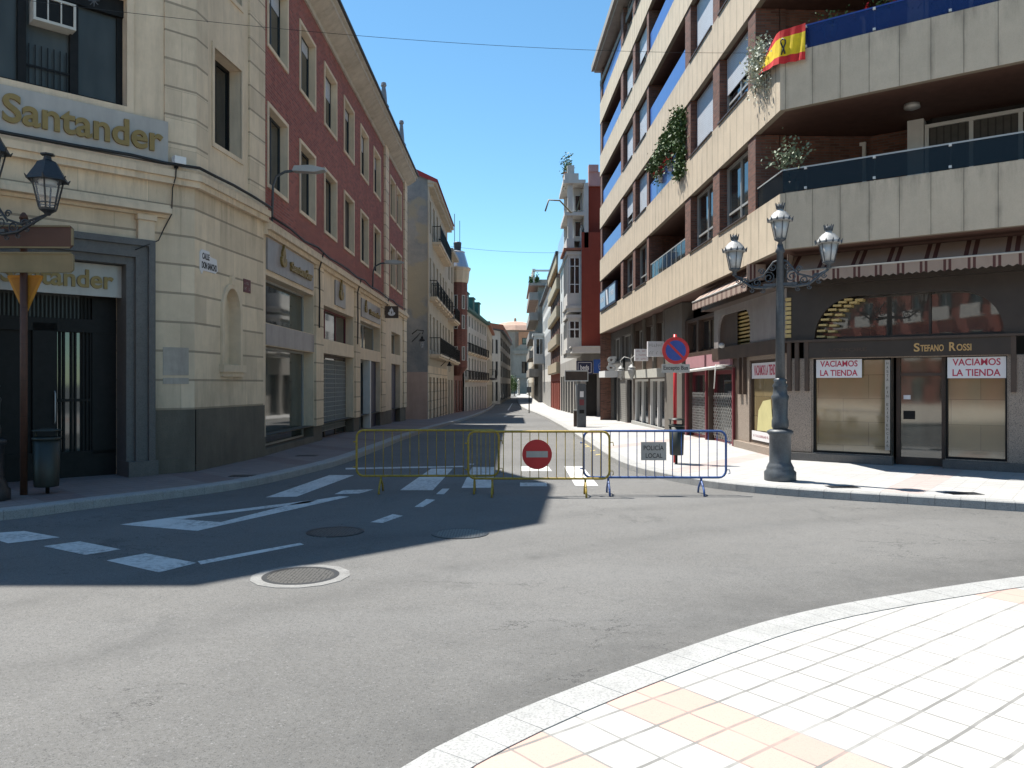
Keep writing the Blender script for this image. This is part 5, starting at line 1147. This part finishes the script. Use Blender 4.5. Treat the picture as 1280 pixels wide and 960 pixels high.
def front_sign(x0, x1, y, z0, z1, lines, mat, lm, label, ring=False):
    F = Fr((x0, y), (1, 0), (0, -1)); t = thing('shop_sign', label, 'sign', ((x0 + x1) / 2, y, z0), 'signs under the white canopy')
    w_ = x1 - x0; build('panel', MB(F).box(0, w_, -.08, 0, z0, z1), mat, t)
    if lines: text('lettering', lines, F, w_ * .24, w_ * .76, z0 + (z1 - z0) * .34, z1 - (z1 - z0) * .3, 0, lm, t, .01, .02)
    m = MB(F)
    if not ring:
        o_ = .1
        m.box(o_, w_ - o_, 0, .01, z0 + o_, z0 + o_ + .03).box(o_, w_ - o_, 0, .01, z1 - o_ - .03, z1 - o_).box(o_, o_ + .03, 0, .01, z0 + o_, z1 - o_).box(w_ - o_ - .03, w_ - o_, 0, .01, z0 + o_, z1 - o_)
    else: m.tube([F.p(w_ * .55 + .3 * math.cos(a * .5), .005, (z0 + z1) / 2 + .3 * math.sin(a * .5)) for a in range(13)], .02, 4); m.box(w_ * .35, w_ * .75, 0, .01, (z0 + z1) / 2 - .05, (z0 + z1) / 2 + .03)
    build('emblem', m, lm, t)
front_sign(4.5, 5.65, 55.9, 2.55, 3.5, 'beds', 'navy', 'signwhite', 'navy sign reading beds in white letters under the white canopy')
front_sign(5.7, 6.85, 55.9, 2.65, 3.6, None, 'bluesign', 'zinc', 'bright blue square sign with a pale ring emblem under the white canopy', True)

def street_house(label, x, y0, y1, z1, rows, ncol, mat, gm, bands=None, roof='slate', base=-1.9):
    t = thing('street_house', label, 'building', (x, y0, -1)); F = Fr((x, y0), (0, 1), (-1, 0)); L = y1 - y0; p = L / ncol
    cols = [(p * i + p * .22, p * i + p * .78) for i in range(ncol)]
    facade(t, F, L, 3.0, z1, rows, cols, mat, fm='frame_dk'); facade(t, F, L, base, 3.0, [(base + .4, 2.2)], cols, gm, .3, 'frame_dk', 'glass', 'ground_floor_wall')
    build('cornice', MB(F).box(-.1, L, -.3, .5, z1, z1 + .3), roof, t); build('core', MB().box(x + .35, x + 14, y0 + .1, y1, base, z1 - .02), 'darkin', t)
    m = MB(); m.quad([(x, y0, base), (x + 14, y0, base), (x + 14, y0, z1), (x, y0, z1)]); build('side_wall', m, mat, t)
    if bands:
        for z in bands: build('balcony', MB(F).box(.3, L - .3, 0, .4, z, z + 1.05).box(.3, L - .3, .0, .36, z - .1, z), 'ochre', t)
    return t, F
street_house('tall house with ochre balcony fronts and a reddish ground floor', 4.95, 82, 102, 15.2, [(4.2, 5.9), (7.1, 8.8), (10, 11.7), (12.9, 14.4)], 5, 'brick_brown', 'plaster_red', (3.1, 6.0, 8.9, 11.8, 14.3))
t, F = street_house('grey and white house with a dark slate cornice and many narrow windows', 4.95, 102, 131, 14.6, [(4.0, 6), (6.9, 8.9), (9.8, 11.6), (12.4, 13.8)], 9, 'white_wall', 'white_wall')
m = MB(F); m.box(20, 24, 0, 1.6, 5.0, 5.3).box(20, 24, 0, 1.6, 5.3, 9.2).box(19.8, 24.2, 0, 1.8, 9.2, 9.6); build('bay_window', m, 'white_wall', t); window(t, Fr((3.35, 121.98), (1, 0), (0, -1)), .3, 1.4, 6.4, 8.8, .01, 'white', 'glass', 2, 1)
tb = thing('terraced_apartments', 'concrete apartment block stepping out with balconies and a planted roof terrace', 'building', (3, 131, -1))
Fb = Fr((4.3, 131), (0, 1), (-1, 0)); m = MB(); m.quad([(4.3, 131, -2), (18, 131, -2), (18, 131, 19), (4.3, 131, 19)]); build('side_wall', m, 'grey_wall', tb)
facade(tb, Fb, 26, -2, 19, [(-1.2, 1.8), (4, 6), (7, 9), (10, 12), (13, 15), (16, 18)], [(2 + i * 4, 4.5 + i * 4) for i in range(6)], 'grey_wall', fm='frame_dk')
for z in (3.1, 6.1, 9.2, 12.3, 15.6): build('balcony', MB(Fb).box(-.5, 24, 0, 1.5, z, z + 1.25), 'grey_wall', tb)
m = MB(Fb); m.box(-1, 20, -6, 1.6, 17.9, 18.3); build('terrace_slab', m, 'grey_wall', tb)
m = MB(Fb)
for u in (-.8, 6): m.box(u, u + .3, .6, .9, 18.3, 20.4)
m.box(-.8, .0 - .5, -6, .9, 20.2, 20.5).box(-1, 7, .5, 1.0, 20.3, 20.6); build('pergola', m, 'white', tb); build('core', MB().box(4.7, 18, 131.2, 157, -2, 18), 'darkin', tb)
t = thing('terrace_planting', 'green shrubs along the roof terrace edge of the stepped concrete block', 'plant', (3, 131, 17)); build('foliage', MB().leaves(500, lambda: (rnd.uniform(2.8, 4.4), 130.6 + rnd.gauss(0, .3), 18.4 + abs(rnd.gauss(0, .5))), .2), 'leaf', t); build('planter', MB().box(2.8, 4.6, 130.3, 131.1, 18.3, 18.6), 'grey_wall', t)
street_house('low pale house at the far end of the right side', 4.2, 157, 205, 11, [(3.5, 5.5), (7, 9)], 10, 'cream_wall', 'cream_wall', base=-2)

# ================================================================ street furniture
def scroll(c, d, s, turns=1.6, n=22, sgn=1):   # spiral in the plane of direction d and z
    pts = []
    for i in range(n + 1):
        a = i / n * turns * 2 * math.pi; r_ = s * (1 - .8 * i / n); pts.append(Vector(c) + Vector(d) * (r_ * math.cos(a)) + Vector((0, 0, sgn * r_ * math.sin(a))))
    return pts
def lantern_crown(parent, x, y, z, name='lantern'):
    c = (x, y, z); m = MB()
    m.lathe([(.02, 0), (.05, .02), (.03, .07), (.10, .11), (.11, .13)], c, 12)
    for i in range(6):
        a = i * math.pi / 3; m.tube([Vector(c) + Vector((.10 * math.cos(a), .10 * math.sin(a), .13)), Vector(c) + Vector((.165 * math.cos(a), .165 * math.sin(a), .45))], .008, 4)
    o = build(name, m, 'iron_grey', parent)
    build('glass', MB().lathe([(.09, .13), (.155, .45)], c, 12), 'glass_milk', o)
    build('cap', MB().lathe([(.20, .44), (.215, .47), (.19, .50), (.155, .56), (.11, .61), (.06, .64), (.05, .68)], c, 16), 'cap_grey', o)
    m = MB()
    for i in range(12):
        a = i * math.pi / 6; m.tube([Vector(c) + Vector((.205 * math.cos(a), .205 * math.sin(a), .45)), Vector(c) + Vector((.235 * math.cos(a), .235 * math.sin(a), .52))], [.025, .004], 4)
    for i in range(8):
        a = i * math.pi / 4; m.tube([Vector(c) + Vector((.055 * math.cos(a), .055 * math.sin(a), .67)), Vector(c) + Vector((.085 * math.cos(a), .085 * math.sin(a), .78))], [.018, .006], 4)
    m.lathe([(.05, .66), (.06, .72), (.03, .76)], c, 10); build('crown', m, 'iron_grey', o)
def lantern_roofed(parent, x, y, z, name='lantern'):
    c = (x, y, z); m = MB(); n = 6
    m.lathe([(.03, -.02), (.06, .02), (.12, .06), (.13, .09)], c, 6, sm=False)
    for i in range(n):
        a = i * math.pi / 3; q = [Vector(c) + Vector((r_ * math.cos(a), r_ * math.sin(a), h)) for r_, h in ((.12, .09), (.215, .5))]; m.tube(q, .012, 4)
        b = (i + 1) * math.pi / 3; m.tube([Vector(c) + Vector((.135 * math.cos(a), .135 * math.sin(a), .16)), Vector(c) + Vector((.135 * math.cos(b), .135 * math.sin(b), .16))], .009, 4)
    o = build(name, m, 'iron', parent)
    build('glass', MB().lathe([(.11, .09), (.2, .5)], c, 6, sm=False), 'glass_clear', o)
    m = MB().lathe([(.29, .49), (.28, .52), (.17, .70), (.14, .76), (.06, .80), (.05, .86), (.10, .87), (.10, .89), (.02, .90)], c, 6, sm=False)
    for i in range(n): a = i * math.pi / 3; m.tube([Vector(c) + Vector((.27 * math.cos(a), .27 * math.sin(a), .49)), Vector(c) + Vector((.31 * math.cos(a), .31 * math.sin(a), .55))], [.02, .005], 4)
    build('cap', m, 'iron', o); build('bulb_holder', MB().lathe([(.11, .42), (.13, .49)], c, 10), 'glass_milk', o)
def lamppost(label, kind, col, arm, H):
    t = thing('lamppost', label, 'lamppost', group='ornate cast iron lampposts')
    build('pedestal', MB().lathe([(.27, 0), (.28, .02), (.28, .16), (.24, .2), (.24, .24), (.21, .3), (.19, .34), (.19, .82), (.23, .86), (.23, .9), (.17, .93)], n=20), col, t)
    build('baluster', MB().lathe([(.12, .92), (.15, .98), (.15, 1.08), (.13, 1.15), (.14, 1.45), (.16, 1.52), (.13, 1.56), (.12, 1.68), (.14, 1.72), (.1, 1.78), (.12, 1.82), (.08, 1.86)], n=16), col, t)
    build('pole', MB().lathe([(.085, 1.84), (.075, 3.2), (.06, H - .15), (.09, H - .12), (.06, H - .06), (.05, H)], n=14), col, t)
    m = MB()
    zc = H - .72
    m.box(-.3, .3, -.035, .035, zc - .02, zc + .03)
    for s in (-1, 1):
        m.tube([(0, 0, zc), (s * .25, 0, zc - .04), (s * .5, 0, zc - .02), (s * arm, 0, zc + .22)], [.028, .028, .024, .02], 6)
        m.tube([(0, 0, zc + .45), (s * .12, 0, zc + .42), (s * .3, 0, zc + .18), (s * .55, 0, zc + .1), (s * arm, 0, zc + .22)], .018, 5)
        for (cx, cz, r_, sg, tn) in ((.2, .14, .12, 1, 1.7), (.42, .06, .09, -1, 1.6), (.62, .1, .07, 1, 1.5), (.13, .33, .07, -1, 1.4), (.33, .26, .06, 1, 1.4), (.75, .12, .05, -1, 1.3)):
            m.tube(scroll((s * cx, 0, zc + cz), (s, 0, 0), r_, tn, 16, sg), .012, 4)
        for (cx, cz) in ((.3, -.09), (.5, -.07), (.66, .02)): m.tube(scroll((s * cx, 0, zc + cz), (s, 0, 0), .045, 1.2, 10, -1), .01, 4)
    build('scroll_arm', m, 'iron_grey' if col == 'iron_grey' else 'iron', t)
    fn = lantern_crown if kind else lantern_roofed
    fn(t, 0, 0, H - .02); fn(t, -arm, 0, H - .5); fn(t, arm, 0, H - .5)
    return t
lp = lamppost('grey ornate lamppost with three frosted crowned lanterns before the shoe shop', 1, 'iron_grey', .83, 4.27); lp.location = (4.86, 14.5, .13); lp.rotation_euler = (0, 0, R(-32))
lq = lamppost('dark ornate lamppost with clear hexagonal lanterns cut off by the left picture edge', 0, 'iron', 1.02, 4.75); lq.location = (-7.84, 12.0, .13); lq.rotation_euler = (0, 0, R(-12))

def barrier(colm, label, W, mixm=None):
    t = thing('crowd_barrier', label, 'barrier', group='steel crowd barriers closing the street'); h0, h1, r_ = .29, 1.08, .12
    pts = []
    for cx, cz, a0 in ((W / 2 - r_, h1 - r_, 0), (-W / 2 + r_, h1 - r_, 90), (-W / 2 + r_, h0 + r_, 180), (W / 2 - r_, h0 + r_, 270)):
        pts += [(cx + r_ * math.cos(R(a0 + a)), 0, cz + r_ * math.sin(R(a0 + a))) for a in (0, 22, 45, 68, 90)]
    build('frame', MB().tube(pts, .02, 8, closed=True), colm, t)
    n = 16
    for i in range(1, n): x = -W / 2 + W * i / n; build('bar', MB().tube([(x, 0, h0 + .01), (x, 0, h1 - .01)], .0075, 5), mixm or colm, t)
    for s in (-1, 1):
        x = s * (W / 2 - .42); m = MB(); m.tube([(x, 0, h0), (x, 0, h0 - .06)], .02, 6); m.tube([(x, -.24, .0), (x, -.2, .10), (x, -.05, h0 - .08), (x, 0, h0 - .05), (x, .05, h0 - .08), (x, .2, .10), (x, .24, .0)], .018, 6)
        build('foot', m, colm, t)
    build('hook', MB().tube([(W / 2, 0, .9), (W / 2 + .06, 0, .9), (W / 2 + .07, 0, .84)], .008, 5).tube([(W / 2, 0, .42), (W / 2 + .06, 0, .42), (W / 2 + .07, 0, .36), (W / 2 + .04, 0, .35)], .008, 5), colm, t)
    build('latch_eye', MB().tube([(-W / 2, 0, .88), (-W / 2 - .06, 0, .88)], .014, 5).tube([(-W / 2, 0, .44), (-W / 2 - .06, 0, .44)], .014, 5), colm, t)
    return t
def put(o, x, y, rz): o.location = (x, y, 0); o.rotation_euler = (0, 0, R(rz))
bY = barrier('yellow', 'yellow steel crowd barrier at the left, standing in the shadow', 2.46); put(bY, -1.46, 13.86, .5)
bM = copy_thing(bY, (.45, 13.45, 0), R(-1), 'yellow steel crowd barrier in the middle carrying the round no entry sign'); bM.scale = (.965, 1, 1)
bB = barrier('blue_bar', 'blue steel crowd barrier at the right carrying the police panel', 2.42); put(bB, 2.43, 13.62, -.5)
F = Fr((.42, 13.45 - .035), (1, 0), (0, -1))
t = thing('no_entry_sign', 'round red no entry sign with a pale bar hung on the middle barrier', 'traffic sign', (.42, 13.4, .7))
ds = [(.25 * math.cos(a * math.pi / 20), .70 + .25 * math.sin(a * math.pi / 20)) for a in range(40)]
build('disc', MB(F).poly(ds, 0, .008), 'red', t); build('bar', MB(F).box(-.18, .18, .008, .011, .65, .755), 'signpanel', t)
F = Fr((2.40, 13.62 - .035), (1, 0), (0, -1))
t = thing('police_panel', 'small grey panel with black police lettering hung on the blue barrier', 'sign', (2.4, 13.6, .57))
build('panel', MB(F).box(-.21, .22, 0, .006, .585, .895), 'signpanel', t); text('lettering', 'POLICÍA', F, -.165, .175, .755, .855, .006, 'letters', t, .002, .01); text('lettering', 'LOCAL', F, -.13, .15, .625, .705, .006, 'letters', t, .002, .01)

# no parking sign
t = thing('no_parking_sign', 'round blue and red no parking sign with a bus plate on a striped red pole', 'traffic sign', (3.62, 17.75, .13)); F = Fr((3.62, 17.7), (1, 0), (0, -1))
build('pole', MB().tube([(3.62, 17.76, .1), (3.62, 17.76, 2.98)], .04, 10), 'red', t)
def disc(r_, z, w0, w1): return MB(F).poly([(r_ * math.cos(a * math.pi / 20), z + r_ * math.sin(a * math.pi / 20)) for a in range(40)], w0, w1)
build('red_rim', disc(.30, 2.62, 0, .02), 'red', t); build('blue_disc', disc(.225, 2.62, .02, .024), 'blue', t)
m = MB(F); a = R(-45); cx, sx = math.cos(a), math.sin(a); m.poly([(cx * u - sx * v, 2.62 + sx * u + cx * v) for u, v in ((-.23, -.025), (.23, -.025), (.23, .025), (-.23, .025))], .024, .028); build('slash', m, 'red', t)
build('plate', MB(F).box(-.31, .31, 0, .015, 2.13, 2.32), 'signpanel', t); text('lettering', 'Excepto Bus', F, -.27, .27, 2.165, 2.285, .015, 'letters', t, .002, .02)
def bin_(x, y, z, r_, h0, h1, label):
    t = thing('litter_bin', label, 'bin', (x, y, z), 'dark green litter bins'); c = (x, y, z)
    build('body', MB().lathe([(r_ * .86, h0), (r_ * .9, h0 + .02), (r_, h1 - .14)], c, 20), 'green_blk', t)
    build('rim', MB().lathe([(r_ * 1.06, h1 - .16), (r_ * 1.08, h1 - .12), (r_ * .9, h1 - .11)], c, 20), 'green_blk', t)
    m = MB().lathe([(r_ * 1.08, h1 - .02), (r_ * 1.08, h1), (r_ * .3, h1 + .03)], c, 20); 
    for s in (-1, 1): m.tube([(x + s * r_ * .85, y, z + h1 - .16), (x + s * r_ * .85, y, z + h1)], .015, 5)
    build('lid', m, 'green_blk', t); build('post', MB().tube([(x, y + .03, z), (x, y + .03, z + h0 + .1)], .03, 8), 'black', t)
bin_(3.60, 17.5, .13, .165, .2, .98, 'dark litter bin standing before the no parking sign pole'); bin_(-7.42, 12.75, .13, .2, .12, 1.02, 'dark green litter bin beside the rusty sign pole at the bank door')

# sign pole at the left edge, seen from behind
t = thing('direction_sign_pole', 'rusty brown pole with two direction boards seen from behind, at the left edge', 'sign pole', (-7.69, 12.6, .13))
build('pole', MB().tube([(-7.69, 12.6, .1), (-7.69, 12.6, 4.48)], .055, 10).lathe([(.07, 4.48), (.05, 4.54), (.02, 4.58)], (-7.69, 12.6, 0), 8), 'rust', t)
F = Fr((-7.69, 12.52), (1, .03), (.03, -1))
for z0, z1, mt, x1 in ((4.0, 4.36, 'brownsign', .82), (3.62, 3.94, 'tansign', .83)):
    q = [(-1.6, z0), (-1.6, z1)] + [(x1 - .05, z1), (x1, z1 - .05), (x1, z0 + .05), (x1 - .05, z0)]
    b_ = build('sign_board', MB(F).poly(q, .0, .03), mt, t); build('board_rim', MB(F).box(-1.6, x1 - .04, .03, .05, z1 - .025, z1).box(-1.6, x1 - .04, .03, .05, z0, z0 + .025).box(x1 - .02, x1 + .002, .0, .05, z0 + .05, z1 - .05), 'tansign', b_)
m = MB()
for z in (4.06, 4.28, 3.68, 3.88): m.lathe([(.062, z), (.062, z + .03)], (-7.69, 12.6, 0), 10)
build('clamp', m, 'tansign', t)
tri = [(-.28, 3.58), (-.25, 3.60), (.25, 3.60), (.28, 3.58), (.02, 3.0), (-.02, 3.0)]
t2 = thing('give_way_sign', 'amber triangular sign pointing down, fixed on the rusty pole under the boards', 'traffic sign', (-7.69, 12.6, 3.2))
build('plate', MB(F).poly(tri, -.14, -.12), 'orange', t2); build('rim', MB(F).poly([(a * .8 - .0, 3.33 + (b - 3.33) * .78 + .02) for a, b in tri], -.12, -.117), mk('amber_plastic_dark', (.36, .15, .012), .6), t2)

# machines and posts on the right pavement
z = gz(34.5) + .134
t = thing('ticket_machine', 'slim dark grey parking ticket machine with a white notice on the right pavement', 'parking machine', (3.0, 34.5, z)); F = Fr((3.0, 34.4), (1, 0), (0, -1), z)
build('body', MB(F).poly([(-.19, 0), (-.19, 1.8), (-.15, 1.88), (.15, 1.88), (.19, 1.8), (.19, 0)], -.25, 0), 'iron_grey', t)
build('screen', MB(F).box(-.08, .08, 0, .01, 1.3, 1.55), 'signwhite', t); build('slot', MB(F).box(-.1, .1, 0, .012, .95, 1.2), 'maroon', t); build('tray', MB(F).box(-.1, .1, 0, .03, .6, .75), 'black', t)
z = gz(36) + .134
t = thing('information_panel', 'brown information board on a pale post beside the ticket machine', 'sign', (2.85, 36, z)); F = Fr((2.9, 36), (1, 0), (0, -1), z)
build('post', MB().tube([(2.9, 36.05, z), (2.9, 36.05, z + 2.1)], .045, 8), 'frame_al', t); build('board', MB(F).box(-.5, .5, -.06, 0, 2.05, 2.45), 'wood_dk', t)
build('board_frame', MB(F).box(-.53, .53, -.08, .02, 2.45, 2.5).box(-.53, .53, -.08, .02, 2.0, 2.05).box(-.53, -.5, -.08, .02, 2.05, 2.45).box(.5, .53, -.08, .02, 2.05, 2.45), 'frame_wh', t)
t = thing('litter_box', 'small wood clad litter box under the information board', 'bin', (2.7, 35.2, z)); build('body', MB().box(2.72, 2.95, 35.1, 35.35, z, z + .7), 'wood_dk', t); build('lid', MB().box(2.7, 2.97, 35.08, 35.37, z + .7, z + .75), 'frame_al', t)
z = gz(70) + .1
t = thing('thin_post', 'thin black post with a small plate at the right kerb in the distance', 'post', (1.5, 70, z)); build('pole', MB().tube([(1.5, 70, z), (1.5, 70, z + 2.2)], .05, 6), 'black', t); build('plate', MB().box(1.3, 1.7, 69.9, 69.95, z + 1.8, z + 2.3), 'iron_grey', t)
# wires over the street
def wire(pts, r_, label, sag):
    A, B = Vector(pts[0]), Vector(pts[1]); q = [A.lerp(B, i / 24) - Vector((0, 0, sag * 4 * (i / 24) * (1 - i / 24))) for i in range(25)]
    return tag(build('overhead_wire', MB().tube(q, r_, 4), 'cable'), label, 'cable')
wire(((-8.7, 13.5, 8.42), (5.72, 18.9, 9.7)), .0045, 'thin wire crossing the near street from the bank to the flag balcony', .25)
wire(((-4.6, 60, 12.2), (3.7, 58, 11.4)), .012, 'thin wire crossing the street at the patched house', .15)
t = thing('light_garland_star', 'small dark star ornament hanging on the near overhead wire', 'ornament', FA.p(2.2, .4, 8.3)); c = FA.p(2.28, .45, 8.72)
m = MB()
for i in range(8): a = i * math.pi / 4; m.tube([c, c + Vector((.1 * math.cos(a), 0, .1 * math.sin(a)))], [.012, .006], 4)
build('rays', m, 'iron_grey', t); build('hub', MB().lathe([(.0, -.03), (.03, 0), (0, .03)], c, 8, cap=False), 'iron_grey', t)

# ---- buildings across the plaza behind the viewer (seen in the shop glass)
for i, (A, B, h, mt, lb) in enumerate((((-62, -24), (-14, -24), 15, 'brick_red', 'red brick house with white balconies across the plaza, mirrored in the shoe shop'), ((22, -30), (-12, -30), 14, 'cream_wall', 'cream house across the plaza behind the viewer, mirrored in the bank windows'))):
    F, L = seg(A, B, 1); t = thing('plaza_house', lb, 'building', (A[0], A[1], 0))
    if F.N.dot(-F.o) < 0: F.N = -F.N
    nc = int((L - 1) / 3.1); H = [(1.2 + j * 3.1, 2.6 + j * 3.1, zz, zz + 2.1) for j in range(nc) for zz in (.3, 4.2, 7.6, 10.6)]
    build('wall', MB(F).wall(0, L, -.1, h, H, .25), mt, t); build('roof', MB(F).box(0, L, -12, .4, h, h + .4), 'tile_red', t); build('core', MB(F).box(.1, L - .1, -12, -.4, 0, h - .01), 'darkin', t)
    for h_ in H: window(t, F, *h_, -.22, 'white', 'glass', 2, 1)
    for zz in (4.1, 7.5, 10.5):
        for j in range(nc): build('balcony', MB(F).box(.9 + j * 3.1, 2.9 + j * 3.1, 0, .6, zz - .15, zz).box(.9 + j * 3.1, 2.9 + j * 3.1, .55, .6, zz, zz + .9), 'white_wall', t)
